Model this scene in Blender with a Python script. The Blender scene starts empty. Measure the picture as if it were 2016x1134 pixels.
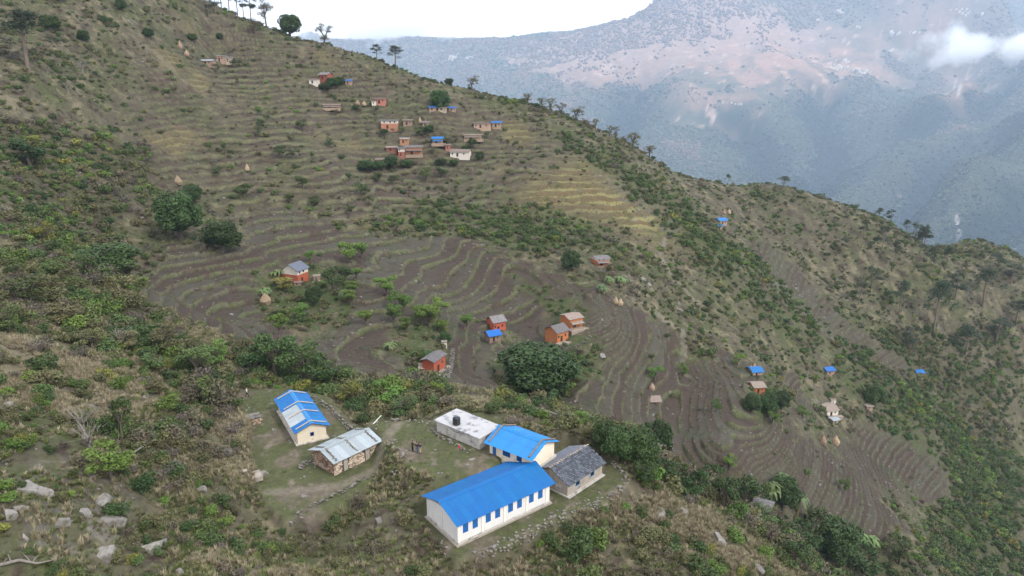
import bpy, bmesh, math, random
import numpy as np
from mathutils import Vector, Matrix, Euler
rng = np.random.default_rng(7); random.seed(7)
SC = bpy.context.scene
COL = SC.collection
R = math.radians
# ------------------------------------------------------------------ camera
PITCH = R(16.0)
CP, SP = math.cos(PITCH), math.sin(PITCH)
FPX = 1344.0
cam = bpy.data.cameras.new('camera'); cam.lens = 24; cam.sensor_width = 36
cam.clip_start = 0.5; cam.clip_end = 60000
camo = bpy.data.objects.new('camera', cam); COL.objects.link(camo)
camo.location = (0, 0, 0); camo.rotation_euler = (R(90) - PITCH, 0, 0)
SC.camera = camo
# ------------------------------------------------------------------ sky and sun
SUN_EL, SUN_AZ = R(46), R(128)      # compass style: azimuth from +Y clockwise
w = bpy.data.worlds.new('World'); SC.world = w; w.use_nodes = True
nt = w.node_tree; nt.nodes.clear()
out = nt.nodes.new('ShaderNodeOutputWorld')
sky = nt.nodes.new('ShaderNodeTexSky'); sky.sky_type = 'NISHITA'; sky.sun_disc = False
sky.sun_elevation = SUN_EL; sky.sun_rotation = SUN_AZ; sky.altitude = 1500
bg1 = nt.nodes.new('ShaderNodeBackground'); bg1.inputs[1].default_value = 0.09
nt.links.new(sky.outputs[0], bg1.inputs[0])
bg2 = nt.nodes.new('ShaderNodeBackground'); bg2.inputs[0].default_value = (0.975, 0.965, 1.0, 1); bg2.inputs[1].default_value = 0.98
tc = nt.nodes.new('ShaderNodeTexCoord')
nz = nt.nodes.new('ShaderNodeTexNoise'); nz.inputs['Scale'].default_value = 2.6; nz.inputs['Detail'].default_value = 5
mp = nt.nodes.new('ShaderNodeMapping'); mp.inputs['Scale'].default_value = (1, 1, 3.0)
nt.links.new(tc.outputs['Generated'], mp.inputs[0]); nt.links.new(mp.outputs[0], nz.inputs['Vector'])
mr = nt.nodes.new('ShaderNodeMapRange'); mr.inputs[1].default_value = 0.3; mr.inputs[2].default_value = 0.62
mr.inputs[3].default_value = 0.86; mr.inputs[4].default_value = 1.0
nt.links.new(nz.outputs['Fac'], mr.inputs[0])
mx = nt.nodes.new('ShaderNodeMixShader')
nt.links.new(mr.outputs[0], mx.inputs[0]); nt.links.new(bg1.outputs[0], mx.inputs[1]); nt.links.new(bg2.outputs[0], mx.inputs[2])
nt.links.new(mx.outputs[0], out.inputs[0])
sl = bpy.data.lights.new('sun', 'SUN'); sl.energy = 1.5; sl.angle = R(11); sl.color = (1, 0.95, 0.87)
so = bpy.data.objects.new('sun', sl); COL.objects.link(so)
sdir = Vector((math.sin(SUN_AZ) * math.cos(SUN_EL), math.cos(SUN_AZ) * math.cos(SUN_EL), math.sin(SUN_EL)))
so.rotation_euler = sdir.to_track_quat('Z', 'Y').to_euler(); so.location = (0, -40, 300)
SC.view_settings.view_transform = 'Standard'; SC.view_settings.look = 'None'
SC.view_settings.exposure = 1.04; SC.view_settings.gamma = 1; SC.view_settings.use_curve_mapping = False
SC.render.engine = 'CYCLES'
cy = SC.cycles
cy.use_denoising = True; cy.max_bounces = 6; cy.diffuse_bounces = 3; cy.glossy_bounces = 2; cy.transmission_bounces = 2
cy.transparent_max_bounces = 8; cy.volume_bounces = 4; cy.volume_step_rate = 1.0; cy.volume_max_steps = 256
cy.use_adaptive_sampling = True; cy.adaptive_threshold = 0.02
HAZE_DENSITY = 0.000058
HAZE_COLOR = (0.62, 0.79, 1.0, 1)

# ------------------------------------------------------------------ pixel geometry
def tane(py):
    v = (567.0 - py) / FPX
    return (v * CP - SP) / (CP + v * SP)
def uof(px, py):                      # X / Y of a pixel's ray
    v = (567.0 - py) / FPX
    return (px - 1008.0) / FPX / (CP + v * SP)
def at_Y(px, py, Y):
    return np.array((uof(px, py) * Y, Y, tane(py) * Y))
def at_z(px, py, z):
    Y = z / tane(py)
    return np.array((uof(px, py) * Y, Y, z))
def to_px(P):
    P = np.asarray(P, float)
    d = P[..., 1] * CP - P[..., 2] * SP
    return 1008 + FPX * P[..., 0] / d, 567 - FPX * (P[..., 1] * SP + P[..., 2] * CP) / d, d

# ------------------------------------------------------------------ noise
_perm = rng.permutation(4096)
_gx = np.cos(rng.random(4096) * 6.2832); _gy = np.sin(rng.random(4096) * 6.2832)
def perlin(x, y):
    xi = np.floor(x).astype(np.int64); yi = np.floor(y).astype(np.int64)
    xf = x - xi; yf = y - yi
    u = xf * xf * xf * (xf * (xf * 6 - 15) + 10); v = yf * yf * yf * (yf * (yf * 6 - 15) + 10)
    def g(ix, iy, dx, dy):
        h = _perm[(_perm[ix & 4095] + iy) & 4095]
        th = h * 0.0015339808
        return np.cos(th) * dx + np.sin(th) * dy
    n00 = g(xi, yi, xf, yf); n10 = g(xi + 1, yi, xf - 1, yf)
    n01 = g(xi, yi + 1, xf, yf - 1); n11 = g(xi + 1, yi + 1, xf - 1, yf - 1)
    a = n00 + u * (n10 - n00); b = n01 + u * (n11 - n01)
    return (a + v * (b - a)) * 1.5
def fbm(x, y, s, o=4, seed=0.0, gain=0.5):
    r = np.zeros_like(x); a = 1.0; t = 0.0
    for k in range(o):
        r += a * perlin(x / s + 17.3 * k + seed * 31.7, y / s - 9.1 * k + seed * 12.9); t += a
        a *= gain; s *= 0.5
    return r / t
def smooth(a, b, x):
    t = np.clip((x - a) / (b - a), 0, 1); return t * t * (3 - 2 * t)

# ------------------------------------------------------------------ thin plate spline
class TPS:
    def __init__(self, P, z, sc=100.0, lam=1e-4):
        self.sc = sc; P = np.asarray(P, float) / sc; n = len(P); self.P = P
        d2 = ((P[:, None] - P[None]) ** 2).sum(-1)
        K = 0.5 * d2 * np.log(d2 + 1e-12) + np.eye(n) * lam
        A = np.zeros((n + 3, n + 3)); A[:n, :n] = K
        Q = np.hstack([np.ones((n, 1)), P]); A[:n, n:] = Q; A[n:, :n] = Q.T
        self.w = np.linalg.solve(A, np.concatenate([z, np.zeros(3)]))
    def __call__(self, x, y):
        sh = np.shape(x); x = np.ravel(x) / self.sc; y = np.ravel(y) / self.sc
        o = np.empty(len(x)); n = len(self.P)
        for s in range(0, len(x), 20000):
            a, b = x[s:s + 20000], y[s:s + 20000]
            d2 = (a[:, None] - self.P[None, :, 0]) ** 2 + (b[:, None] - self.P[None, :, 1]) ** 2
            o[s:s + 20000] = (0.5 * d2 * np.log(d2 + 1e-12)) @ self.w[:n] + self.w[n] + self.w[n + 1] * a + self.w[n + 2] * b
        return o.reshape(sh)

def in_poly(x, y, poly):
    inside = np.zeros(np.shape(x), bool); n = len(poly)
    for i in range(n):
        x1, y1 = poly[i]; x2, y2 = poly[(i + 1) % n]
        if y1 == y2: continue
        c = ((y1 > y) != (y2 > y)) & (x < (x2 - x1) * (y - y1) / (y2 - y1) + x1)
        inside ^= c
    return inside
def seg_dist(x, y, a, b):
    dx, dy = b[0] - a[0], b[1] - a[1]; L = dx * dx + dy * dy + 1e-9
    t = np.clip(((x - a[0]) * dx + (y - a[1]) * dy) / L, 0, 1)
    return np.hypot(x - a[0] - t * dx, y - a[1] - t * dy)
def poly_sd(x, y, poly):              # signed distance, negative inside
    d = np.full(np.shape(x), 1e9)
    for i in range(len(poly)): d = np.minimum(d, seg_dist(x, y, poly[i], poly[(i + 1) % len(poly)]))
    return np.where(in_poly(x, y, poly), -d, d)
def line_dist(x, y, pts):
    d = np.full(np.shape(x), 1e9)
    for a, b in zip(pts[:-1], pts[1:]): d = np.minimum(d, seg_dist(x, y, a, b))
    return d
# ------------------------------------------------------------------ shape of the hillside: surveyed points
CTRL = [(0,1134,50),(200,1134,52),(500,1134,56),(800,1134,60),(1000,1100,64.5),(1100,1134,63),(1300,1000,76),(1350,1100,68),
(1400,1000,80),(1550,1134,74),(1470,1065,77),(0,900,62),(0,1050,52),(150,900,66),(300,900,72),(300,1050,60),(450,900,79),(500,1000,70.5),
(600,1100,64.5),(700,1000,72),(0,700,85),(100,780,79),(250,780,86),(400,800,92),(440,740,108),(330,700,110),(200,600,122),(0,600,108),(100,500,148),(0,500,138),
(250,560,138),(0,420,165),(150,440,195),(290,600,150),
(740,960,75),(860,950,73),(1230,945,77.5),(1190,905,81),(1260,900,84),(1300,940,84),(1180,860,86),(1000,800,98),(900,785,100),(700,800,101),(760,800,100),(600,770,108),
# gully behind the school
(560,730,124),(700,745,128),(880,770,135),(1050,800,142),(1230,890,143),(1400,975,150),(1600,1085,160),(1700,1134,165),(480,700,128),
# left bowl
(450,640,162),(320,630,158),(290,540,185),(300,450,215),(350,470,212),(440,490,208),(600,560,203),(520,620,178),(620,700,150),
(740,560,200),(850,620,186),(700,640,172),(800,690,163),(860,730,155),(930,720,168),(980,670,192),(1000,650,203),(1000,560,228),(900,480,250),
(760,480,242),(600,450,245),(450,400,255),(1050,500,245),(1180,530,234),(1105,650,195),(1105,690,182),(1200,640,194),(1150,590,212),(1250,570,228),
(1150,770,162),(1060,775,160),(1300,680,207),(1330,620,232),(1320,720,206),(1330,800,184),(1330,850,168),(1240,780,170),
(1420,760,192),(1420,880,157),(1450,830,175),(1490,770,199),(1420,700,219),(1380,620,242),(1480,690,231),(1560,850,192),(1640,950,187),(1780,1060,188),
(1500,900,170),(1500,950,160),(1600,1000,172),(1620,830,238),(1700,900,238),(1750,960,225),(1800,880,262),(1900,900,288),(1850,800,308),
(2016,1000,266),(2016,800,338),(1900,1134,208),(2016,1134,226),(1810,740,310),(1640,735,270),(1560,780,240),
# middle and upper slopes
(1300,430,302),(1200,330,332),(1400,520,285),(1550,600,290),(1700,680,300),(1425,440,342),(1600,480,370),(1650,560,345),(1750,600,342),(1900,600,362),
(2016,650,368),(1500,420,385),(1000,420,282),(1050,350,312),(900,310,335),(800,310,333),(770,260,348),(870,215,366),(970,260,360),(700,210,366),(650,165,378),
(560,300,300),(400,250,300),(500,180,350),(430,120,372),(200,200,270),(200,330,232),(0,330,190),(0,200,232),(60,135,252),(0,50,282),(200,60,312),(250,0,346),(0,-30,305),
(650,380,275),(800,400,285),(1150,430,288)]
RIDGE = [(330,-40,395),(400,0,408),(500,45,412),(640,88,414),(740,120,414),(840,158,411),(930,180,409),(1050,205,405),(1130,235,401),(1200,265,396),(1290,318,391),
(1340,345,392),(1400,357,400),(1520,364,416),(1650,400,420),(1750,440,416),(1830,490,410),(1900,475,428),(2016,510,420)]
P3 = [at_Y(*c) for c in CTRL] + [at_Y(*c) for c in RIDGE]
for px, py, Y in RIDGE:               # the far side falls into the valley
    p = at_Y(px, py, Y)
    P3.append(np.array((p[0] * 1.06, Y + 45, p[2] - 22))); P3.append(np.array((p[0] * 1.3, Y + 190, p[2] - 125)))
# outside the frame
P3 += [np.array(q, float) for q in [(-60,30,-34),(-20,30,-46),(30,30,-58),(70,35,-75),(-110,60,-22),(-150,120,-14),(-230,220,10),(-330,330,50),(-400,450,110),
 (120,80,-110),(160,130,-145),(230,180,-190),(330,280,-215),(400,380,-200),(430,460,-190),(60,60,-74),(95,105,-104),(480,560,-260),(-60,0,-30),(60,0,-75),(-450,600,60)]]
P3 = np.array(P3)
tps = TPS(P3[:, :2], P3[:, 2], 100.0, 2e-5)
NU, NY = 961, 800
ug = np.concatenate([np.linspace(-1.35, -0.93, 30, endpoint=False), np.linspace(-0.93, 0.93, NU - 60), np.linspace(0.93, 1.35, 31)[1:]])
yg = np.concatenate([np.exp(np.linspace(math.log(30.0), math.log(120.0), 270, endpoint=False)), np.exp(np.linspace(math.log(120.0), math.log(430.0), 640, endpoint=False)), np.exp(np.linspace(math.log(430.0), math.log(600.0), 80))]); NY = len(yg)
NU = len(ug)
U, YY = np.meshgrid(ug, yg); X = U * YY; Y = YY
cu, cyy = ug[::3], yg[::3]
if cu[-1] != ug[-1]: cu = np.append(cu, ug[-1])
if cyy[-1] != yg[-1]: cyy = np.append(cyy, yg[-1])
cU, cY = np.meshgrid(cu, cyy)
zc = tps(cU * cY, cY)
def bil(gx, gy, Zg, qx, qy):
    i = np.clip(np.searchsorted(gx, qx) - 1, 0, len(gx) - 2); j = np.clip(np.searchsorted(gy, qy) - 1, 0, len(gy) - 2)
    a = (qx - gx[i]) / (gx[i + 1] - gx[i]); b = (qy - gy[j]) / (gy[j + 1] - gy[j])
    return (Zg[j, i] * (1 - a) + Zg[j, i + 1] * a) * (1 - b) + (Zg[j + 1, i] * (1 - a) + Zg[j + 1, i + 1] * a) * b
Z0 = bil(cu, cyy, zc, np.ravel(U), np.ravel(Y)).reshape(U.shape)
ZG = Z0.copy()
def ground(x, y):
    x = np.asarray(x, float); y = np.asarray(y, float)
    return bil(ug, yg, ZG, np.clip(x / y, -1.349, 1.349), np.clip(y, 30.1, 599))
def hit(px, py, Yfar=False):          # where a pixel's ray meets the ground
    yy = np.exp(np.linspace(math.log(34), math.log(598), 1500))
    u, t = uof(px, py), tane(py)
    d = ground(u * yy, yy) - t * yy
    k = np.nonzero(d >= 0)[0]
    if len(k) == 0:
        k = [int(np.argmax(d / yy))]
    i = k[0]
    if i > 0 and d[i] >= 0:
        f = -d[i - 1] / (d[i] - d[i - 1] + 1e-12); y = yy[i - 1] + f * (yy[i] - yy[i - 1])
    else: y = yy[i]
    x = u * y
    return np.array((x, y, float(ground(x, y))))
def wpoly(pp): return [tuple(hit(a, b)[:2]) for a, b in pp]
# ------------------------------------------------------------------ level yards of the school
Z_SCHOOL, Z_HUT, Z_PLAY = -47.75, -47.3, -44.7
def zpoly(pp, z): return [tuple(at_z(a, b, z)[:2]) for a, b in pp]
PADS = [
 (zpoly([(822,1010),(905,1100),(1000,1070),(1100,1015),(1190,985),(1232,945),(1222,925),(1188,905),(1120,880),(1060,900),(960,930)], Z_SCHOOL), Z_SCHOOL, 1.0),
 (zpoly([(475,768),(560,764),(640,778),(690,830),(765,880),(742,932),(690,985),(640,1010),(560,1020),(520,985),(500,900),(500,840),(470,790)], Z_HUT), Z_HUT, 1.0),
 (zpoly([(735,830),(850,828),(900,805),(985,825),(1000,870),(975,905),(940,925),(860,935),(800,915),(775,870)], Z_PLAY), Z_PLAY, 3.2),
]
def apply_pads(Z):
    for poly, z, bl in PADS:
        sd = poly_sd(X, Y, poly)
        m = 1 - smooth(0.0, bl, sd)
        Z = Z * (1 - m) + (z + 0.06 * fbm(X, Y, 5, 3, 3.0)) * m
    return Z
# the dip behind the yards is kept by the surveyed points; long rolling relief first
roll = fbm(X, Y, 38, 4, 1.0) * smooth(60, 140, Y) * 1.6 + fbm(X, Y, 9, 4, 2.0) * 0.5
far_from_pads = np.ones_like(Z0)
for poly, z, bl in PADS: far_from_pads *= smooth(0.5, 9.0, poly_sd(X, Y, poly))
Z1 = Z0 + roll * (0.15 + 0.85 * far_from_pads)
ZG = apply_pads(Z1)

# ------------------------------------------------------------------ ground cover zones, traced once and kept in plan
FIELDS = wpoly([(282,612),(300,540),(330,488),(400,505),(480,485),(480,425),(560,410),(640,440),(720,470),(870,462),(1000,492),(1050,530),(1160,560),(1240,606),(1342,655),
 (1346,735),(1420,695),(1500,725),(1556,728),(1600,800),(1570,850),(1660,905),(1792,1050),(1730,1064),(1640,1016),(1560,1000),(1480,955),(1380,948),(1322,925),(1312,840),
 (1200,835),(1120,805),(1080,800),(960,805),(890,795),(868,720),(830,695),(790,725),(700,745),(620,706),(585,660),(480,672),(400,690),(340,655)])
FIELD_RIGHT = wpoly([(1640,862),(1700,838),(1780,862),(1865,930),(1868,985),(1790,965),(1690,985),(1650,905)])
FIELD_STRIP = wpoly([(1500,470),(1560,520),(1640,610),(1720,680),(1800,730),(1770,740),(1690,690),(1600,620),(1520,540),(1470,480)])
FIELD_UPRIGHT = wpoly([(1400,372),(1530,374),(1660,420),(1700,470),(1640,500),(1560,490),(1480,440),(1400,410)])
UPPER = wpoly([(200,330),(230,180),(330,60),(400,20),(520,60),(660,108),(840,172),(1000,222),(1090,280),(1180,335),(1000,395),(880,430),(720,455),(560,405),(470,420),(400,370),(300,380)])
YELLOW = wpoly([(1040,380),(1140,322),(1230,380),(1322,442),(1290,474),(1200,440),(1130,420),(1060,412)])
GARDEN = [wpoly(p) for p in ([(500,540),(560,515),(640,520),(700,560),(690,640),(600,672),(530,640),(505,590)], [(760,640),(880,640),(880,720),(820,735),(760,690)],
 [(960,700),(1140,655),(1215,690),(1130,770),(1010,790)], [(1460,760),(1560,770),(1560,830),(1470,840)], [(1010,540),(1110,590),(1180,600),(1140,640),(1060,620)])]
DRY = [wpoly(p) for p in ([(1215,955),(1330,990),(1480,1060),(1560,1134),(1440,1134),(1260,1060),(1120,1030)], [(0,650),(120,700),(300,740),(340,800),(200,830),(0,790)],
 [(400,800),(480,790),(520,860),(540,930),(480,960),(420,880)], [(820,930),(930,930),(990,950),(900,985),(800,960)], [(0,195),(90,215),(230,345),(185,355),(60,275)], [(300,100),(420,200),(330,150)])]
ROCKY = [wpoly(p) for p in ([(1180,340),(1230,360),(1330,440),(1310,460),(1250,420)], [(1480,520),(1560,600),(1660,690),(1650,630),(1540,540)], [(0,930),(120,900),(240,960),(240,1100),(60,1110),(0,1020)],
 [(540,980),(600,960),(620,1010),(560,1050)], [(880,1000),(1080,950),(1100,1000),(900,1090)])]
GREEN = [wpoly(p) for p in ([(700,455),(820,400),(960,400),(1080,420),(1250,470),(1100,500),(950,490),(820,470)], [(1050,225),(1180,290),(1320,380),(1440,470),(1600,580),(1700,650),(1640,720),(1500,640),(1360,520),(1260,400),(1130,300)],
 [(1560,700),(1800,760),(2016,900),(2016,1134),(1800,1134),(1820,980),(1700,800)])]
DENSE = [wpoly(p) for p in ([(0,230),(140,250),(300,300),(330,400),(250,430),(272,600),(330,655),(430,695),(470,770),(420,800),(340,720),(150,655),(0,640)],
 [(470,690),(600,695),(720,755),(860,765),(940,800),(1000,800),(880,805),(700,800),(600,770),(480,755)], [(1060,800),(1180,830),(1300,855),(1330,930),(1480,965),(1640,1035),(1790,1085),(1830,1134),(1600,1134),(1480,1050),(1330,960),(1240,905),(1180,860)],
 [(1620,650),(1800,640),(2016,640),(2016,1134),(1850,1134),(1840,990),(1880,900),(1730,770)], [(1180,1035),(1330,1050),(1440,1134),(1000,1134),(1090,1075)], [(230,850),(380,830),(420,960),(330,1010),(230,980)], [(1240,890),(1310,930),(1330,960),(1260,940)])]
def jit(s=3.0, a=1.5, seed=5.0): return fbm(X, Y, s, 3, seed) * a
Jn = jit(9, 5.0, 5.0) * np.clip(Y / 150, 0.15, 1.4)
def mask(poly, w=2.0): return 1 - smooth(-w, w, poly_sd(X, Y, poly) + Jn)
fm = np.maximum.reduce([mask(FIELDS, 1.5), mask(FIELD_RIGHT, 6.0), 0.8 * mask(FIELD_STRIP, 3), 0.3 * mask(FIELD_UPRIGHT, 6)])
gm = np.maximum.reduce([mask(p, 3.0) for p in GARDEN]); fm = fm * (1 - 0.85 * gm)
um = mask(UPPER, 12.0); ym = np.clip(mask(YELLOW, 16.0) * (.95 + .9 * fbm(X, Y, 18, 3, 51.0)) + um * .6 * smooth(.22, .5, fbm(X, Y, 34, 3, 52.0)), 0, 1)
dm = np.maximum.reduce([mask(p, 3.0) for p in DRY])
rm = np.maximum.reduce([mask(p, 3.0) for p in ROCKY])
gr = np.maximum.reduce([mask(p, 8.0) for p in GREEN])
de = np.maximum.reduce([mask(p, 4.0) for p in DENSE])
padm = np.zeros_like(Z0)
for poly, z, bl in PADS: padm = np.maximum(padm, 1 - smooth(-0.3, 0.8, poly_sd(X, Y, poly) + jit(2, .8, 8)))
# ------------------------------------------------------------------ terraces
STEP = 1.7
UST = 2.6
warp = fbm(X, Y, 26, 3, 11.0) * 1.1 + fbm(X, Y, 8, 2, 12.0) * 0.28
Lf = -(ZG + warp) / STEP
# bank lines surveyed in the two hollows bend the even contours to their true course
BANKS = [(0, [(-5, [(856,470),(856,491),(824,505),(766,507),(757,520),(766,534)]), (-4, [(883,473),(880,497),(864,507),(814,520),(801,534)]), (-3, [(910,486),(913,502),(876,521),(843,547)]), (-2, [(929,497),(931,513),(900,537),(897,558),(868,576)]),
 (-1, [(953,505),(950,523),(937,550),(923,571),(908,590)]), (0, [(980,513),(976,529),(966,550),(958,566),(939,584),(913,595),(881,603)]), (1, [(1024,545),(990,566),(984,582),(947,595),(892,616)]), (2, [(1032,563),(1024,587),(1003,604),(934,624)]),
 (3, [(1066,590),(1050,605),(1019,619),(976,624),(939,637)]), (4, [(1082,592),(1087,619),(1077,629),(1024,637)]), (1, [(1024,545),(1035,536),(1061,560),(1082,585)]), (0, [(985,510),(1020,515),(1069,537),(1111,560),(1159,590),(1164,603)]), (-1, [(960,500),(1030,508),(1098,550),(1130,566),(1164,579),(1185,605),(1196,619)])]),
 (1, [(0, [(1219,605),(1230,629),(1238,658),(1233,684),(1206,711),(1188,729),(1177,743),(1156,780)]), (1, [(1235,605),(1246,637),(1251,658),(1246,692),(1209,729),(1203,750),(1203,769)]), (2, [(1254,610),(1270,639),(1270,666),(1254,711),(1222,745)]), (3, [(1272,623),(1285,650),(1288,671),(1284,703)]),
 (4, [(1309,623),(1307,658),(1296,687)]), (5, [(1317,629),(1322,663),(1309,687),(1307,708)]), (6, [(1330,637),(1344,658),(1325,697),(1336,719)]), (7, [(1348,761),(1336,787),(1338,827),(1312,869)]), (6, [(1352,795),(1352,837),(1342,867),(1344,886),(1328,906)]), (5, [(1365,807),(1373,839),(1361,859),(1361,875)]),
 (4, [(1377,793),(1393,835),(1379,869),(1383,884)]), (3, [(1397,815),(1417,859),(1395,879),(1405,898)]), (2, [(1409,813),(1451,855),(1419,882)]), (1, [(1447,795),(1453,835)]), (0, [(1432,765),(1470,790),(1480,835)]), (-1, [(1430,735),(1475,755),(1500,800)]), (-2, [(1428,708),(1480,728)])])]
bp_, bl_ = [], []
for c_, lines in BANKS:
    q_, l_ = [], []
    for lv, ln in lines:
        W = [hit(a, b) for a, b in ln]
        for a, b in zip(W[:-1], W[1:]):
            for t in (0, .33, .67): q_.append(a + (b - a) * t); l_.append(lv)
        q_.append(W[-1]); l_.append(lv)
    q_ = np.array(q_); l_ = np.array(l_, float) + .15; base_ = -ground(q_[:, 0], q_[:, 1]) / STEP
    bp_.append(q_[:, :2]); bl_.append(l_ + round(float(np.mean(base_ - l_))) - base_)
bp_ = np.concatenate(bp_); bl_ = np.concatenate(bl_)
KL = 9.0
Kb = np.exp(-((bp_[:, None] - bp_[None]) ** 2).sum(-1) / (2 * KL * KL)); wb = np.linalg.solve(Kb + np.eye(len(Kb)) * .12, bl_)
sel = (fm > .02) & (Y > 110)
sx_, sy_ = X[sel], Y[sel]; dl = np.zeros(len(sx_)); near_ = np.zeros(len(sx_))
for s in range(0, len(sx_), 20000):
    kk = np.exp(-((sx_[s:s + 20000, None] - bp_[None, :, 0]) ** 2 + (sy_[s:s + 20000, None] - bp_[None, :, 1]) ** 2) / (2 * KL * KL)); dl[s:s + 20000] = kk @ wb; near_[s:s + 20000] = kk.max(1)
tmp = Lf[sel]; Lf[sel] = tmp + dl + near_ * (warp[sel] / STEP) * .75
def grad(Fn):
    gY, gU = np.gradient(Fn, yg, ug); return np.hypot(gU / Y, gY - gU * U / Y)
STL = np.clip(grad(ZG) / np.maximum(grad(Lf), 1e-3), .45, 2.1)
Lu = -(ZG + fbm(X, Y, 30, 3, 13.0) * 2.8 + fbm(X, Y, 11, 3, 18.0) * 1.2) / UST
def saw(L, rise):                     # tread nearly level, then a bank
    f = L - np.floor(L); s = np.where(f < 1 - rise, 0.12 * f / (1 - rise), 0.12 + 0.88 * smooth(0, 1, (f - 1 + rise) / rise))
    return f - s, f
sf, ff = saw(Lf, 0.17); su, fu = saw(Lu, 0.26)
am = fm; au = np.clip(um * (1 - fm) + 0.9 * ym, 0, 1) * np.clip(0.85 + 1.3 * fbm(X, Y, 26, 3, 14.0) + .35 * perlin(np.floor(Lu) * 5.7 + .5, X / 40.0), 0, 1.2)
tw = smooth(95, 125, Y)
scr = 0.5 * (1 - fm) * (1 - um) * smooth(0.0, 0.25, fbm(X, Y, 60, 2, 21.0)) * tw
ZT = ZG + STL * sf * am * tw + UST * su * (np.clip(au, 0, 1) * 0.8 + scr) * tw
rough = fbm(X, Y, 3.2, 4, 15.0) * 0.45 + fbm(X, Y, 1.1, 2, 16.0) * 0.16
ZT += rough * (1 - 0.85 * fm) * (1 - padm) * (0.55 + 0.45 * far_from_pads)
ZT += fm * tw * smooth(0.79, 0.88, ff) * 0.25 * (0.4 + fbm(X, Y, 2.0, 3, 17.0))      # tufted, uneven banks
ZG = ZT
# ------------------------------------------------------------------ colour of the ground itself
ALB = 0.54
def C(*c): return np.array(c, float) * ALB
def mixc(a, b, m): return a * (1 - m[..., None]) + b * m[..., None]
n1 = fbm(X, Y, 22, 4, 31.0); n2 = fbm(X, Y, 5, 4, 32.0); n3 = fbm(X, Y, 1.5, 3, 33.0); n4 = fbm(X, Y, 60, 3, 34.0)
col = np.ones(X.shape + (3,)) * C(.137, .126, .084)
col = mixc(col, C(.105, .118, .055), smooth(-.2, .35, n1 + .5 * n2))
col = mixc(col, C(.25, .215, .14), smooth(.05, .5, n2 + .6 * n3 - .2 * n1))
col = mixc(col, C(.075, .055, .042), smooth(.12, .5, -n2 + .5 * n3))
# upper terraces: brown treads, straw and green banks
tread = mixc(np.ones_like(col) * C(.105, .080, .064), C(.10, .095, .06), smooth(-.1, .4, n1 + .4 * n2))
bank = mixc(np.ones_like(col) * C(.235, .215, .135), C(.135, .155, .07), smooth(-.2, .4, n3 + .5 * n2))
bank = mixc(bank, C(.045, .036, .03), smooth(.86, .95, fu)); cu_ = mixc(tread, bank, smooth(.68, .78, fu + .08 * n3) * (.45 + .55 * smooth(-.3, .1, n2 + .5 * n3)))  # dark shadow line under each bank is painted into its foot
col = mixc(col, cu_, np.clip(au, 0, 1) * .85)
yel = mixc(np.ones_like(col) * C(.34, .31, .135), C(.20, .155, .085), smooth(.55, .68, fu))
yel = mixc(yel, C(.12, .12, .055), smooth(.1, .5, n2))
col = mixc(col, yel, ym * .9)
col = mixc(col, C(.24, .21, .145), dm * smooth(-.45, .3, n2 + .4 * n3) * .85)
col = mixc(col, C(.095, .12, .05), gr * smooth(-.3, .3, n2 + .3 * n1) * .7)
col = mixc(col, C(.088, .082, .046), de * .55 * smooth(-.4, .2, n2 + n1))
rockc = mixc(np.ones_like(col) * C(.30, .29, .28), C(.16, .15, .14), smooth(-.2, .3, n3))
col = mixc(col, rockc, rm * smooth(0.0, .25, n3 + .5 * n2) * .8)
rk2 = smooth(.42, .6, fbm(X, Y, 12, 4, 53.0)) * (1 - fm) * smooth(110, 150, Y) * (1 - padm)
col = mixc(col, C(.30, .28, .26), rk2 * smooth(-.1, .25, n3) * .7)
trk = np.minimum(line_dist(X, Y, wpoly([(1250,590),(1345,650),(1347,700),(1300,765),(1330,850)])), line_dist(X, Y, wpoly([(1310,470),(1300,500),(1320,540),(1400,620)])))
col = mixc(col, C(.26, .235, .19), (1 - smooth(.5, 1.3, trk + n3)) * .8)
# ploughed and fallow treads, one mood per terrace
lid = np.floor(Lf); pk = perlin(lid * 7.13 + 0.5, X / 34.0 + lid * 3.7)
soil = mixc(np.ones_like(col) * C(.096, .075, .061), C(.112, .104, .08), smooth(-.15, .25, pk + .3 * n2))
soil = mixc(soil, C(.080, .060, .050), smooth(.1, .4, n2) * .6)
soil = mixc(soil, C(.085, .10, .06), smooth(.22, .45, n1 + .4 * n2) * .6)
riser = mixc(np.ones_like(col) * C(.205, .19, .13), C(.135, .155, .072), smooth(-.2, .25, n2 + .6 * n3))
riser = mixc(riser, C(.30, .28, .25), smooth(.42, .6, n3 + .2 * n2) * .8)
riser = mixc(riser, C(.12, .08, .055), smooth(.05, .4, -n2 - .4 * n3) * .7)
riser = mixc(riser, C(.05, .04, .033), smooth(.90, .98, ff) * .8)  # painted shadow line along the foot of the riser
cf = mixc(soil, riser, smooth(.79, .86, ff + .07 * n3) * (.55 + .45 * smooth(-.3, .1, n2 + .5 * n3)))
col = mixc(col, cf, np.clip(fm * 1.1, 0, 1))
col = mixc(col, mixc(np.ones_like(col) * C(.075, .12, .035), C(.12, .10, .065), smooth(-.1, .4, n2)), gm * .7 * (1 - fm))
# yards of packed earth and cropped turf
yard = mixc(np.ones_like(col) * C(.20, .17, .125), C(.12, .135, .062), smooth(-.38, .1, n2 + .35 * n1))
yard = mixc(yard, C(.25, .21, .17), smooth(.2, .5, n3 - .4 * n2))
yard = mixc(yard, C(.135, .115, .085), smooth(.1, .5, -n3) * .5)
yard = mixc(yard, C(.27, .235, .185), (1 - smooth(.3, 1.1, line_dist(X, Y, zpoly([(530,968),(600,965),(670,955),(740,925),(775,880),(800,850)], Z_HUT)) + .5 * n3)) * .75)
col = mixc(col, yard, padm)
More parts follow.
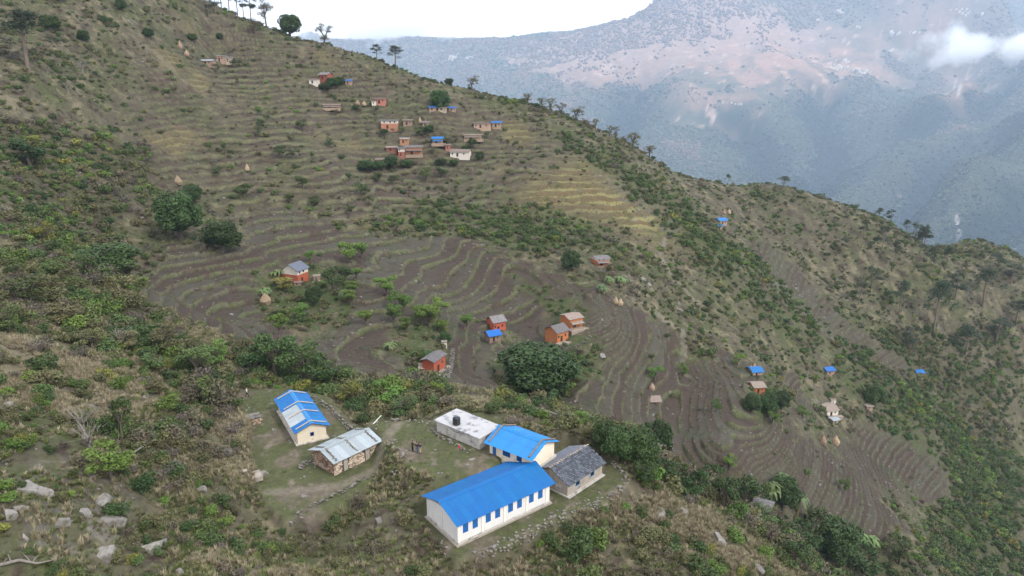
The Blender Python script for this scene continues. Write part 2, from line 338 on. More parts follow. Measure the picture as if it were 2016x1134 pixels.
# ------------------------------------------------------------------ materials
MATS = {}
def material(name, color=(.5, .5, .5), rough=.8, spec=.3, noise=0.0, nscale=4.0, bump=0.0, bscale=20.0, attr=None, tint=0.0, metallic=0.0, second=None, smix=(.45, .6), sscale=2.0, coords='Object', translucent=0.0):
    if name in MATS: return MATS[name]
    m = bpy.data.materials.new(name); m.use_nodes = True; N = m.node_tree.nodes; Lk = m.node_tree.links
    b = N['Principled BSDF']; b.inputs['Roughness'].default_value = rough; b.inputs['Specular IOR Level'].default_value = spec; b.inputs['Metallic'].default_value = metallic
    tcn = N.new('ShaderNodeTexCoord')
    if attr:
        a = N.new('ShaderNodeAttribute'); a.attribute_name = attr; cs = a.outputs['Color']
    else:
        rgb = N.new('ShaderNodeRGB'); rgb.outputs[0].default_value = (*color, 1); cs = rgb.outputs[0]
    if second:
        n = N.new('ShaderNodeTexNoise'); n.inputs['Scale'].default_value = sscale; n.inputs['Detail'].default_value = 6; n.inputs['Roughness'].default_value = .65
        Lk.new(tcn.outputs[coords], n.inputs['Vector'])
        r_ = N.new('ShaderNodeMapRange'); r_.inputs[1].default_value = smix[0]; r_.inputs[2].default_value = smix[1]; Lk.new(n.outputs['Fac'], r_.inputs[0])
        x = N.new('ShaderNodeMix'); x.data_type = 'RGBA'; Lk.new(r_.outputs[0], x.inputs[0]); Lk.new(cs, x.inputs[6]); x.inputs[7].default_value = (*second, 1); cs = x.outputs[2]
    if noise:
        n = N.new('ShaderNodeTexNoise'); n.inputs['Scale'].default_value = nscale; n.inputs['Detail'].default_value = 8; n.inputs['Roughness'].default_value = .7
        Lk.new(tcn.outputs[coords], n.inputs['Vector'])
        r_ = N.new('ShaderNodeMapRange'); r_.inputs[1].default_value = .25; r_.inputs[2].default_value = .75; r_.inputs[3].default_value = 1 - noise; r_.inputs[4].default_value = 1 + noise
        Lk.new(n.outputs['Fac'], r_.inputs[0])
        x = N.new('ShaderNodeVectorMath'); x.operation = 'SCALE'; Lk.new(cs, x.inputs[0]); Lk.new(r_.outputs[0], x.inputs['Scale']); cs = x.outputs[0]
    if tint:
        oi = N.new('ShaderNodeObjectInfo'); hs = N.new('ShaderNodeHueSaturation')
        r1 = N.new('ShaderNodeMapRange'); r1.inputs[3].default_value = 1 - tint; r1.inputs[4].default_value = 1 + tint * 1.1; Lk.new(oi.outputs['Random'], r1.inputs[0])
        mm = N.new('ShaderNodeMath'); mm.operation = 'MULTIPLY'; mm.inputs[1].default_value = 7.31; Lk.new(oi.outputs['Random'], mm.inputs[0])
        fr = N.new('ShaderNodeMath'); fr.operation = 'FRACT'; Lk.new(mm.outputs[0], fr.inputs[0])
        r2 = N.new('ShaderNodeMapRange'); r2.inputs[3].default_value = .5 - tint * .10; r2.inputs[4].default_value = .5 + tint * .05; Lk.new(fr.outputs[0], r2.inputs[0])
        Lk.new(r1.outputs[0], hs.inputs['Value']); Lk.new(r2.outputs[0], hs.inputs['Hue']); Lk.new(cs, hs.inputs['Color']); cs = hs.outputs[0]
    Lk.new(cs, b.inputs['Base Color'])
    if bump:
        n = N.new('ShaderNodeTexNoise'); n.inputs['Scale'].default_value = bscale; n.inputs['Detail'].default_value = 6
        Lk.new(tcn.outputs[coords], n.inputs['Vector']); bp = N.new('ShaderNodeBump'); bp.inputs['Strength'].default_value = bump; bp.inputs['Distance'].default_value = .1
        Lk.new(n.outputs['Fac'], bp.inputs['Height']); Lk.new(bp.outputs[0], b.inputs['Normal'])
    MATS[name] = m
    return m
def mesh_from(name, V, F, mats=None, smooth_=False, colors=None, fmat=None):
    me = bpy.data.meshes.new(name); V = np.asarray(V, np.float32).reshape(-1, 3)
    if isinstance(F, np.ndarray) and F.ndim == 2:
        nf, k = F.shape; tot = np.full(nf, k, np.int32); st = np.arange(nf, dtype=np.int32) * k; flat = F.ravel().astype(np.int32)
    else:
        tot = np.array([len(f) for f in F], np.int32); nf = len(F); st = np.concatenate([[0], np.cumsum(tot)[:-1]]).astype(np.int32); flat = np.array([i for f in F for i in f], np.int32)
    me.vertices.add(len(V)); me.vertices.foreach_set('co', V.ravel()); me.loops.add(len(flat)); me.loops.foreach_set('vertex_index', flat)
    me.polygons.add(nf); me.polygons.foreach_set('loop_start', st); me.polygons.foreach_set('loop_total', tot)
    for m in (mats or []): me.materials.append(m)
    if fmat is not None: me.polygons.foreach_set('material_index', np.asarray(fmat, np.int32))
    me.polygons.foreach_set('use_smooth', np.full(nf, smooth_, bool))
    if colors is not None:
        a = me.color_attributes.new('Col', 'FLOAT_COLOR', 'POINT'); c = np.ones((len(V), 4), np.float32); c[:, :3] = np.asarray(colors).reshape(-1, 3); a.data.foreach_set('color', c.ravel())
    me.update(); me.validate()
    return me
def link(name, me, parent=None, **kw):
    o = bpy.data.objects.new(name, me); COL.objects.link(o)
    if parent: o.parent = parent
    for k, v in kw.items(): o[k] = v
    return o
def grid_faces(nr, nc):
    i = np.arange(nr * nc).reshape(nr, nc)
    return np.stack([i[:-1, :-1], i[:-1, 1:], i[1:, 1:], i[1:, :-1]], -1).reshape(-1, 4)
m_ground = material('hillside_ground', attr='Col', rough=.95, spec=.1, noise=.38, nscale=1.3, bump=.9, bscale=2.2, coords='Object')
me = mesh_from('hillside', np.stack([X, Y, ZG], -1), grid_faces(NY, NU), [m_ground], True, col)
link('terraced_hillside', me, kind='structure', label='steep terraced hillside of brown fields, scrub and dry grass')
# ------------------------------------------------------------------ the mountains across the valley
FAR = [(560,40,5200),(640,78,3700),(800,62,3700),(1000,68,3500),(1130,55,3400),(1240,30,3300),(1300,-10,3250),(1400,-60,3350),(1550,-60,3700),(1560,60,3000),(1700,-10,4600),(1900,-20,4700),(2016,-30,4700),
(2200,-60,4700),(1600,40,3500),(1750,60,3500),(1900,60,3600),(2016,60,3500),(1350,100,2800),(1500,150,2450),(1640,140,2550),(1700,146,2450),(1450,210,2250),(1280,130,2700),(1350,170,2450),(1000,130,3050),(1000,180,2800),
(800,130,3200),(640,110,3300),(800,200,2900),(1250,250,2250),(1400,320,1950),(1550,340,1800),(1580,240,2150),(1640,320,1950),(1700,230,2250),(1770,180,2500),(1880,150,2750),(1950,110,3000),
(2016,110,2500),(1900,150,2200),(1830,185,2080),(1750,260,1880),(1650,350,1650),(1600,390,1520),(1700,400,1450),(1750,330,1720),(1850,290,1780),(1930,210,2030),(2016,160,2150),
(2016,215,1650),(1930,280,1500),(1850,350,1380),(1790,400,1280),(1740,460,1160),(1850,480,1050),(1950,400,1180),(2016,330,1330),(2016,450,1000),(2150,300,1300),(2200,500,950)]
FS = 3.0
FP = [at_Y(c[0], c[1], c[2] * FS) for c in FAR]
FP += [np.array(q, float) * FS for q in [(-1800,4200,350),(-2600,3200,300),(-1200,5600,260),(0,700,-380),(-400,900,-380),(300,900,-460),(500,800,-430),(700,800,-420),(900,700,-330),(-900,1200,-300),(-300,1700,-300),(200,1800,-330),(1900,3000,650),(2600,2500,420),(1500,700,-150),(3000,4500,700),(1500,6000,600),(-500,5500,200)]]
for a, b, Yc in [(640,78,3700),(800,62,3700),(1000,68,3500),(1130,55,3400),(1240,30,3300)]:
    FP.append(np.array((uof(a, b) * Yc * FS * 1.08, Yc * FS * 1.1, (tane(b) - .035) * Yc * FS))); FP.append(np.array((uof(a, b) * Yc * FS * 1.3, Yc * FS * 1.45, (tane(b) - .09) * Yc * FS)))
for a, b, Yc, dp in [(1900,150,2200,120),(1830,185,2080,130),(1750,260,1880,150),(1650,350,1650,130),(2016,215,1650,170),(1930,280,1500,170),(1850,350,1380,170),(1790,400,1280,150),(1740,460,1160,120)]:
    q = at_Y(a, b, Yc * FS); FP.append(np.array((q[0] * 1.09, q[1] * 1.09, q[2] - dp * FS * .55)))
FP = np.array(FP); ftps = TPS(FP[:, :2], FP[:, 2], 3000.0, 1e-4)
fu_ = np.linspace(-0.85, 1.0, 520); fy = np.exp(np.linspace(math.log(640), math.log(18300), 520))
fU, fY = np.meshgrid(fu_, fy); fX = fU * fY; fZ0 = ftps(fX, fY)
def ridged(x, y, s, o, seed):
    r = np.zeros_like(x); a = 1.0; t = 0
    for k in range(o):
        r += a * (1 - 2 * np.abs(perlin(x / s + seed * 9.7 + 5.1 * k, y / s - seed * 4.3))); t += a; a *= .5; s *= .5
    return r / t
steep = np.hypot(*np.gradient(fZ0, axis=(0, 1)))
RG = ridged(fX + fY * .35, fY * .7, 1250, 4, 2.0)
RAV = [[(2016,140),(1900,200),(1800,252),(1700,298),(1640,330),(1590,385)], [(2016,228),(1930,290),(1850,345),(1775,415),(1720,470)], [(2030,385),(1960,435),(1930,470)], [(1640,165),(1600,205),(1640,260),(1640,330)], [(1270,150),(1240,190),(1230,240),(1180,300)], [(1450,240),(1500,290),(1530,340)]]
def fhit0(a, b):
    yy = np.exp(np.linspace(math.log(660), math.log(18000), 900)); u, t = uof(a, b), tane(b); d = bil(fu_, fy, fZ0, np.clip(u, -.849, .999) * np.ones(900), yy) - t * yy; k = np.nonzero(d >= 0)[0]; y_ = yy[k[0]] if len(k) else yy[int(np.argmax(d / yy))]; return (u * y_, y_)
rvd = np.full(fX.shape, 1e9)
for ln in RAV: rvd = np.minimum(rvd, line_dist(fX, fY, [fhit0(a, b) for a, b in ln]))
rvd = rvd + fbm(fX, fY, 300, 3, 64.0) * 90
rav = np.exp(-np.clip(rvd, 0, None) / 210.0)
fZ = -rav * 280 + fZ0 + RG * 150 * smooth(900, 3500, fY) + fbm(fX, fY, 160, 3, 6.0) * 22
SKY_PX = [(300,80),(560,84),(590,62),(612,56),(640,74),(720,76),(800,70),(900,73),(1000,72),(1060,63),(1130,58),(1190,45),(1240,33),(1268,18),(1290,2),(1315,-25),(1350,-90),(1400,-200)]
su_ = np.array([uof(a, b) for a, b in SKY_PX]); st_ = np.array([tane(b) for a, b in SKY_PX])
cap = (np.interp(fu_, su_, st_, right=1.0)[None, :] - .0035) * fY + fbm(fX, fY, 130, 3, 66.0) * 26
fZ = np.where(fY > 5500, -np.logaddexp(-fZ / 25.0, -cap / 25.0) * 25.0, fZ)
def fground(x, y): return bil(fu_, fy, fZ, np.clip(np.asarray(x) / y, -.849, .999), np.clip(y, 641, 18290))
def fhit(px, py):
    yy = np.exp(np.linspace(math.log(660), math.log(18200), 1400)); u, t = uof(px, py), tane(py)
    d = fground(u * yy, yy) - t * yy; k = np.nonzero(d >= 0)[0]
    y = yy[k[0]] if len(k) else yy[int(np.argmax(d / yy))]
    return np.array((u * y, y, float(fground(u * y, y))))
ALB = 1.0
m1 = fbm(fX, fY, 900, 4, 41.0); m2 = fbm(fX, fY, 270, 4, 42.0)
fcol = np.ones(fX.shape + (3,)) * C(.078, .084, .056)
fcol = mixc(fcol, C(.10, .082, .058), smooth(0, .4, m1 + .4 * m2) * (.35 + .65 * smooth(-300, 200, fZ)))
fcol = mixc(fcol, C(.040, .054, .032), smooth(.1, -.35, RG))  # valley shading put into the colour of the hollows, with greener growth
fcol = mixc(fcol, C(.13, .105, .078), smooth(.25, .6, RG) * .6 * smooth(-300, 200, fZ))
fcol = mixc(fcol, C(.012, .022, .014), np.clip(rav * 1.7, 0, 1))  # ravine shade put into the ground colour, together with dark forest
hgt = smooth(-240, 480, fZ)
BARE = [[tuple(fhit(a, b)[:2]) for a, b in p] for p in ([(1240,130),(1400,90),(1560,70),(1720,90),(1760,150),(1640,165),(1480,175),(1400,150),(1300,160)], [(1100,140),(1250,115),(1280,150),(1180,170)], [(1350,170),(1480,190),(1480,225),(1360,215)], [(1878,155),(1892,155),(1888,195),(1876,192)], [(1625,60),(1760,60),(1900,20),(1700,90)])]
bare = np.zeros_like(fX)
for p in BARE: bare = np.maximum(bare, 1 - smooth(-170, 350, poly_sd(fX, fY, p) + m2 * 480))
PEAK = [tuple(fhit(a, b)[:2]) for a, b in [(1020,110),(1130,70),(1250,40),(1330,5),(1480,5),(1590,70),(1560,100),(1400,110),(1270,140),(1120,150)]]
pk_ = (1 - smooth(-200, 500, poly_sd(fX, fY, PEAK) + m2 * 500))
fcol = mixc(fcol, C(.17, .13, .105), hgt * .35)
fcol = mixc(fcol, C(.30, .205, .165), pk_ * .85)
fcol = mixc(fcol, C(.31, .19, .138), bare * smooth(-.3, .3, m2 + .3 * m1))
fcol = mixc(fcol, C(.42, .29, .225), bare * smooth(.28, .45, fbm(fX, fY, 130, 3, 44.0)))
for ln, wd in (([(1884,425),(1888,470)], 13), ([(1880,158),(1886,190)], 14)):
    fcol = mixc(fcol, C(.40, .36, .33), (1 - smooth(wd * .2, wd * 1.2, line_dist(fX, fY, [tuple(fhit(a, b)[:2]) for a, b in ln]) + 12 * m2)) * .85)
m_far = material('mountain_ground', attr='Col', rough=1, spec=0, noise=.3, nscale=.02)
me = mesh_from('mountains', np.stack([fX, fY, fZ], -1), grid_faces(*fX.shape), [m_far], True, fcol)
link('mountains', me, kind='structure', label='hazy forested mountains across the valley')
# ------------------------------------------------------------------ air
hm = bpy.data.materials.new('haze_air'); hm.use_nodes = True; N = hm.node_tree.nodes; N.remove(N['Principled BSDF'])
pv = N.new('ShaderNodeVolumePrincipled'); pv.inputs['Color'].default_value = HAZE_COLOR; pv.inputs['Density'].default_value = HAZE_DENSITY
hm.node_tree.links.new(pv.outputs[0], N['Material Output'].inputs['Volume'])
zt = float(max(fZ.max(), ZG.max())) + 60; zb = float(min(fZ.min(), ZG.min())) - 1.5
hx0, hx1, hy0, hy1 = -16000, 18600, -300, 18600
V = [(x, y, z) for x in (hx0, hx1) for y in (hy0, hy1) for z in (zb, zt)]
Fb = [(0, 1, 3, 2), (4, 6, 7, 5), (0, 4, 5, 1), (2, 3, 7, 6), (0, 2, 6, 4), (1, 5, 7, 3)]
link('haze', mesh_from('haze', V, Fb, [hm]), kind='stuff', label='pale blue haze filling the valley')
# ------------------------------------------------------------------ building kit
class MB:
    def __init__(s): s.V = []; s.F = []; s.M = []
    def add(s, V, F, m=0):
        n = len(s.V); s.V += [tuple(v) for v in V]; s.F += [tuple(i + n for i in f) for f in F]; s.M += [m] * len(F); return s
    def box(s, x0, x1, y0, y1, z0, z1, m=0, M=None):
        V = [(x, y, z) for x in (x0, x1) for y in (y0, y1) for z in (z0, z1)]
        if M is not None: V = [tuple(M @ Vector(v)) for v in V]
        return s.add(V, [(0, 1, 3, 2), (4, 6, 7, 5), (0, 4, 5, 1), (2, 3, 7, 6), (0, 2, 6, 4), (1, 5, 7, 3)], m)
    def prism(s, poly, axis, a, b, m=0):          # polygon in two axes pulled along the third
        n = len(poly)
        def pt(p, q): return {'x': (q, p[0], p[1]), 'y': (p[0], q, p[1]), 'z': (p[0], p[1], q)}[axis]
        V = [pt(p, a) for p in poly] + [pt(p, b) for p in poly]
        return s.add(V, [tuple(range(n))[::-1], tuple(range(n, 2 * n))] + [(i, (i + 1) % n, n + (i + 1) % n, n + i) for i in range(n)], m)
    def cyl(s, p0, p1, r0, r1, n=8, m=0, cap=True):
        p0, p1 = Vector(p0), Vector(p1); d = (p1 - p0).normalized(); a = d.orthogonal().normalized(); b = d.cross(a)
        V = [p + (a * math.cos(6.2832 * k / n) + b * math.sin(6.2832 * k / n)) * r for p, r in ((p0, r0), (p1, r1)) for k in range(n)]
        F = [(k, (k + 1) % n, n + (k + 1) % n, n + k) for k in range(n)]
        if cap: F += [tuple(range(n))[::-1], tuple(range(n, 2 * n))]
        return s.add(V, F, m)
    def tube(s, pts, rad, n=6, m=0):
        for (a, b, ra, rb) in zip(pts[:-1], pts[1:], rad[:-1], rad[1:]): s.cyl(a, b, ra, rb, n, m)
        return s
    def rock(s, c, sz, seed=0, m=0, rot=None):
        r = random.Random(seed)
        t = (1 + 5 ** .5) / 2
        P = [(-1, t, 0), (1, t, 0), (-1, -t, 0), (1, -t, 0), (0, -1, t), (0, 1, t), (0, -1, -t), (0, 1, -t), (t, 0, -1), (t, 0, 1), (-t, 0, -1), (-t, 0, 1)]
        F = [(0, 11, 5), (0, 5, 1), (0, 1, 7), (0, 7, 10), (0, 10, 11), (1, 5, 9), (5, 11, 4), (11, 10, 2), (10, 7, 6), (7, 1, 8), (3, 9, 4), (3, 4, 2), (3, 2, 6), (3, 6, 8), (3, 8, 9), (4, 9, 5), (2, 4, 11), (6, 2, 10), (8, 6, 7), (9, 8, 1)]
        E = Euler((r.uniform(-.4, .4), r.uniform(-.4, .4), r.uniform(0, 6.3) if rot is None else rot)).to_matrix()
        V = []
        for p in P:
            v = Vector(p).normalized() * r.uniform(.75, 1.2)
            v = Vector((max(-.8, min(.8, v.x)) * sz[0], max(-.8, min(.8, v.y)) * sz[1], max(-.75, min(.75, v.z)) * sz[2]))
            V.append(tuple(E @ v + Vector(c)))
        return s.add(V, F, m)
    def mesh(s, name, mats, smooth_=False): return mesh_from(name, s.V, s.F, mats if isinstance(mats, list) else [mats], smooth_, None, s.M)
    def build(s, name, mats, parent=None, **kw): return link(name, s.mesh(name, mats), parent, **kw)
def thing(name, loc, rz, label, cat, group=None):
    o = bpy.data.objects.new(name, None); COL.objects.link(o); o.location = loc; o.rotation_euler = (0, 0, rz); o.empty_display_size = .5
    o['label'] = label; o['category'] = cat
    if group: o['group'] = group
    return o
def tag(o, label, cat, group=None):
    o['label'] = label; o['category'] = cat
    if group: o['group'] = group
    return o
def part(name, me, parent, loc=(0, 0, 0), rot=(0, 0, 0), sc=None):
    o = bpy.data.objects.new(name, me); COL.objects.link(o); o.parent = parent; o.location = loc; o.rotation_euler = rot
    if sc: o.scale = sc
    return o
m_white = material('white_plaster', (.57, .56, .54), .85, .2, noise=.08, nscale=.8, bump=.25, bscale=14, second=(.42, .39, .33), smix=(.62, .78), sscale=.9)
m_cream = material('cream_plaster', (.62, .545, .43), .85, .2, noise=.1, nscale=.9, bump=.25, bscale=12, second=(.36, .29, .2), smix=(.6, .76), sscale=.8)
m_creamtrim = material('cream_trim', (.64, .62, .55), .85, .2, noise=.08)
m_greyp = material('grey_plaster', (.30, .265, .225), .9, .15, noise=.15, nscale=1.2, bump=.3, bscale=10, second=(.17, .145, .12), smix=(.52, .7), sscale=.7)
m_conc = material('stained_concrete', (.42, .40, .37), .9, .15, noise=.15, nscale=1.5, bump=.4, bscale=8, second=(.16, .15, .14), smix=(.5, .72), sscale=1.1)
m_slab = material('roof_slab_concrete', (.37, .37, .38), .9, .15, noise=.12, nscale=1.2, bump=.2, second=(.17, .17, .19), smix=(.52, .62), sscale=.9)
m_blue = material('blue_sheet_metal', (.0012, .100, .305), .45, .35, noise=.09, nscale=1.2, tint=.06, second=(.006, .125, .33), smix=(.5, .75), sscale=.5)
m_bluelt = material('light_blue_sheet_metal', (.006, .16, .43), .42, .45, noise=.07, nscale=1.5, tint=.06, second=(.05, .24, .6), smix=(.55, .8), sscale=.8)
m_silver = material('galvanised_sheet', (.27, .31, .335), .5, .5, noise=.14, nscale=2, tint=.12, second=(.22, .21, .2), smix=(.62, .74), sscale=1.8)
m_bluepaint = material('blue_paint', (.012, .10, .30), .5, .4, noise=.1)
m_bluedk = material('dark_blue_paint', (.006, .05, .16), .5, .4)
m_blueltp = material('light_blue_paint', (.07, .22, .42), .5, .4, noise=.1)
m_dark = material('dark_interior', (.012, .012, .014), .9, .1)
m_glass = material('window_glass', (.02, .03, .04), .08, .5)
m_slate = material('slate', (.062, .068, .086), .6, .35, noise=.25, nscale=5, tint=.5, bump=.3)
m_stone = material('wall_stone', (.32, .25, .19), .95, .1, noise=.3, nscale=2.5, tint=.3, second=(.36, .31, .25), smix=(.45, .62), sscale=2.2)
m_stonedk = material('wall_joint_earth', (.10, .068, .048), 1, .05, noise=.25, nscale=4)
m_rock = material('grey_rock', (.17, .16, .145), .95, .1, noise=.35, nscale=1.6, bump=.8, bscale=4, tint=.22, second=(.10, .092, .08), smix=(.45, .62), sscale=1.2)
m_wood = material('weathered_wood', (.17, .145, .12), .9, .1, noise=.3, nscale=3, tint=.2)
m_woodlt = material('pale_grey_wood', (.34, .31, .27), .9, .1, noise=.25, nscale=3)
m_black = material('black_plastic', (.012, .013, .016), .4, .4)
m_orange = material('ochre_clay_wall', (.37, .13, .058), .95, .1, noise=.18, nscale=.9, bump=.3, bscale=6, tint=.2, second=(.21, .085, .045), smix=(.55, .75), sscale=.8)
m_clay = material('pale_clay_wall', (.29, .215, .16), .95, .1, noise=.2, nscale=.9, bump=.3, bscale=6, tint=.2, second=(.22, .15, .11), smix=(.5, .7), sscale=.8)
m_limew = material('limewashed_wall', (.56, .52, .46), .9, .1, noise=.12, nscale=.9, second=(.36, .28, .2), smix=(.58, .75), sscale=.8)
m_thatch = material('straw', (.27, .205, .14), 1, .05, noise=.3, nscale=3, bump=.8, bscale=8, tint=.2)
m_red = material('red_cloth', (.45, .02, .03), .8, .2)
m_whitepole = material('white_pole_paint', (.6, .6, .58), .6, .3)

def sheet_mesh(name, w, l, ribs, mat, amp=.018, th=.012):
    n = ribs * 4; V = []; 
    for j in range(2):
        for i in range(n + 1):
            V.append((w * i / n, l * j, amp * math.sin(6.2832 * i / 4 * 1.0)))
    F = [(i, i + 1, n + 2 + i, n + 1 + i) for i in range(n)]
    m = mesh_from(name, V, np.array(F), [mat]); return m
def roof_sheets(root, x0, x1, y_eave0, y_eave1, z_eave, z_ridge, ncol, rows, mat, special=None, ridge_mat=None, y_ridge=None):
    """two slopes of overlapping corrugated sheets, ridge along local X; every sheet is a part"""
    yr = (y_eave0 + y_eave1) / 2 if y_ridge is None else y_ridge
    wcol = (x1 - x0) / ncol; cache = {}
    for side, ye in ((0, y_eave0), (1, y_eave1)):
        run = abs(yr - ye); rise = z_ridge - z_eave; sl = math.hypot(run, rise); a = math.atan2(rise, run)
        rl = sl / rows
        for r in range(rows):
            for c in range(ncol):
                mt = special(side, r, c) if special else None
                mt = mt or mat
                key = (side, mt.name)
                if key not in cache: cache[key] = sheet_mesh('roof_sheet', wcol * 1.05, rl * 1.06, 5, mt, .02)
                d = r * rl
                lift = .02 + .016 * r + .006 * (c % 2) + random.uniform(0, .003)
                if side == 0:
                    part('roof_sheet', cache[key], root, (x0 + c * wcol, ye + d * math.cos(a), z_eave + d * math.sin(a) + lift), (a, 0, 0))
                else:
                    part('roof_sheet', cache[key], root, (x0 + (c + 1) * wcol, ye - d * math.cos(a), z_eave + d * math.sin(a) + lift), (a, 0, math.pi))
    m = MB(); cw = .32
    for s in (1, -1):
        run = abs(yr - y_eave0); a = math.atan2(z_ridge - z_eave, run)
        m.add([(x0 - .03, yr, z_ridge + .09), (x1 + .03, yr, z_ridge + .09), (x1 + .03, yr - s * cw, z_ridge + .09 - cw * math.tan(a)), (x0 - .03, yr - s * cw, z_ridge + .09 - cw * math.tan(a))], [(0, 1, 2, 3)])
    m.build('ridge_cap', ridge_mat or mat, root)
def rafters(root, x0, x1, y0, y1, ze, zr, n=5, mat=None):
    yr = (y0 + y1) / 2; m = MB()
    for k in range(n):
        x = x0 + .12 + (x1 - x0 - .24) * k / (n - 1)
        for ya in (y0 + .05, y1 - .05):
            m.cyl((x, ya, ze - .06), (x, yr, zr - .07), .05, .05, 4)
    m.build('rafter_frame', mat or m_wood, root)
def gable_poly(w, h, peak, inset=0): return [(0, 0), (w, 0), (w, h), (w / 2, peak), (0, h)]
def wall_openings(mb, L, H, th, ops, y=0.0, axis='x', m=0):
    """a straight wall along local x (outer face at y, thickness inward) with openings (x0,x1,z0,z1), built of butted blocks"""
    xs = 0.0
    def bx(a, b, z0, z1):
        if b - a < 1e-4 or z1 - z0 < 1e-4: return
        if axis == 'x': mb.box(a, b, y, y + th, z0, z1, m)
        else: mb.box(y, y + th, a, b, z0, z1, m)
    for (a, b, z0, z1) in sorted(ops):
        bx(xs, a, 0, H); bx(a, b, 0, z0); bx(a, b, z1, H); xs = b
    bx(xs, L, 0, H)
def window_unit(root, x0, x1, z0, z1, y, out, fm, sm, axis='x', panes=2, frame=.05, depth=.08):
    """frame with leaves set in an opening; 'out' is +1 or -1, the way the wall looks"""
    def tr(a, yy, z): return (a, yy, z) if axis == 'x' else (yy, a, z)
    def bx(mb, a, b, c, d, e, f):
        c, d = min(c, d), max(c, d)
        if axis == 'x': mb.box(a, b, c, d, e, f)
        else: mb.box(c, d, a, b, e, f)
    ya, yb = y + out * .015, y - out * depth
    m = MB()
    bx(m, x0, x0 + frame, ya, yb, z0, z1); bx(m, x1 - frame, x1, ya, yb, z0, z1)
    bx(m, x0 + frame, x1 - frame, ya, yb, z0, z0 + frame); bx(m, x0 + frame, x1 - frame, ya, yb, z1 - frame, z1)
    wn = m.build('window', fm, root)
    iw = (x1 - x0 - 2 * frame) / panes
    for k in range(panes):
        m = MB(); a = x0 + frame + iw * k
        bx(m, a + .012, a + iw - .012, y - out * .02, y - out * .055, z0 + frame + .004, z1 - frame - .004)
        m.build('shutter' if sm is not m_glass else 'pane', sm, wn)
    m = MB(); bx(m, x0 + frame, x1 - frame, y - out * (depth + .02), y - out * (depth + .03), z0 + frame, z1 - frame); m.build('window_back', m_dark, wn)
    return wn
def local(root, p):
    d = Vector(p) - root.location; c, s = math.cos(-root.rotation_euler.z), math.sin(-root.rotation_euler.z)
    return Vector((d.x * c - d.y * s, d.x * s + d.y * c, d.z))
# ------------------------------------------------------------------ the long school block
ANG = R(37.6)
root = thing('school_building', (-5.89, 64.05, Z_SCHOOL), ANG, 'long white school block with a bright blue metal roof and eight blue shuttered windows', 'school')
L_, W_, H_ = 13.12, 6.45, 2.78
bays = [0, .24, .4755, .724, .955]
wins = [(.077, .175), (.31, .41), (.55, .65), (.785, .89)]
ops = []
for pr in wins:
    for t in pr: ops.append((t * L_ - .35, t * L_ + .35, 1.32, 2.48))
m = MB(); wall_openings(m, L_, H_, .22, ops, 0.0)
m.box(0, L_, W_ - .22, W_, 0, H_)
for xx in (0, L_ - .22):              # gable ends stop short of the roof
    m.prism([(.22, 0), (W_ - .22, 0), (W_ - .22, H_ - .05), (W_ / 2 + .9, H_ + .42), (W_ / 2 - .9, H_ + .42), (.22, H_ - .05)], 'x', xx, xx + .22)
m.build('wall', m_white, root)
m = MB(); m.box(-.28, L_ + .3, -.22, W_ + .3, -1.2, .16); m.build('plinth', m_greyp, root)
m = MB()
m.box(-.1, L_ + .1, -.08, -.002, .16, .42)
m.box(-.1, -.002, -.08, W_ + .05, .16, .42); m.build('skirting', m_conc, root)
for t in bays:
    m = MB(); m.box(t * L_ - .02, t * L_ + .24, -.07, -.003, .42, H_ - .02); m.build('pilaster', m_creamtrim, root)
for y in (0.0, W_ / 2 - .12, W_ - .24):
    m = MB(); m.box(-.07, -.003, y, y + .24, .42, H_ - .1); m.build('pilaster', m_white, root)
for a, b, z0, z1 in ops: window_unit(root, a, b, z0, z1, 0.0, -1, m_bluepaint, m_bluepaint)
ZE, ZR = H_ + .02, H_ + 1.22
for k in range(9):
    x = -.3 + (L_ + .6) * k / 8
    m = MB(); m.cyl((x, -.42, ZE - .05), (x, W_ / 2, ZR - .08), .045, .045, 4); m.cyl((x, W_ + .42, ZE - .05), (x, W_ / 2, ZR - .08), .045, .045, 4); m.build('rafter', m_wood, root)
roof_sheets(root, -.42, L_ + .52, -.52, W_ + .62, ZE, ZR, 18, 2, m_blue)
# ------------------------------------------------------------------ slate roofed building
root = thing('slate_roofed_building', (6.79, 73.4, Z_SCHOOL), R(46.5), 'grey plastered building with a stepped slate tile roof and two light blue windows', 'building')
L2, W2, H2 = 7.1, 5.2, 1.78
ops2 = [(1.55, 2.45, .72, 1.55), (4.55, 5.45, .72, 1.55)]
m = MB(); wall_openings(m, L2, H2, .25, ops2, 0); m.box(0, L2, W2 - .25, W2, 0, H2)
for xx in (0, L2 - .25): m.prism([(.25, 0), (W2 - .25, 0), (W2 - .25, H2 + .1), (W2 / 2, H2 + 1.15), (.25, H2 + .1)], 'x', xx, xx + .25)
m.build('wall', m_greyp, root)
m = MB(); m.box(-.15, L2 + .1, -.42, W2 + .2, -1.2, .14); m.build('plinth', m_conc, root)
m = MB(); m.box(-.012, -.002, 1.0, 1.9, .4, 1.25); m.build('repair_patch', m_conc, root)
for a, b, z0, z1 in ops2: window_unit(root, a, b, z0, z1, 0, -1, m_blueltp, m_glass, panes=3, frame=.07)
ze, zr = H2 + .02, H2 + 1.42
m = MB(); m.add([(-.35, -.45, ze - .03), (L2 + .3, -.45, ze - .03), (L2 + .3, W2 / 2, zr - .05), (-.35, W2 / 2, zr - .05), (L2 + .3, W2 + .5, ze - .03), (-.35, W2 + .5, ze - .03)], [(0, 1, 2, 3), (3, 2, 4, 5)]); m.build('roof_deck', material('dark_battens', (.03, .027, .025), 1, .05), root)
slates = []
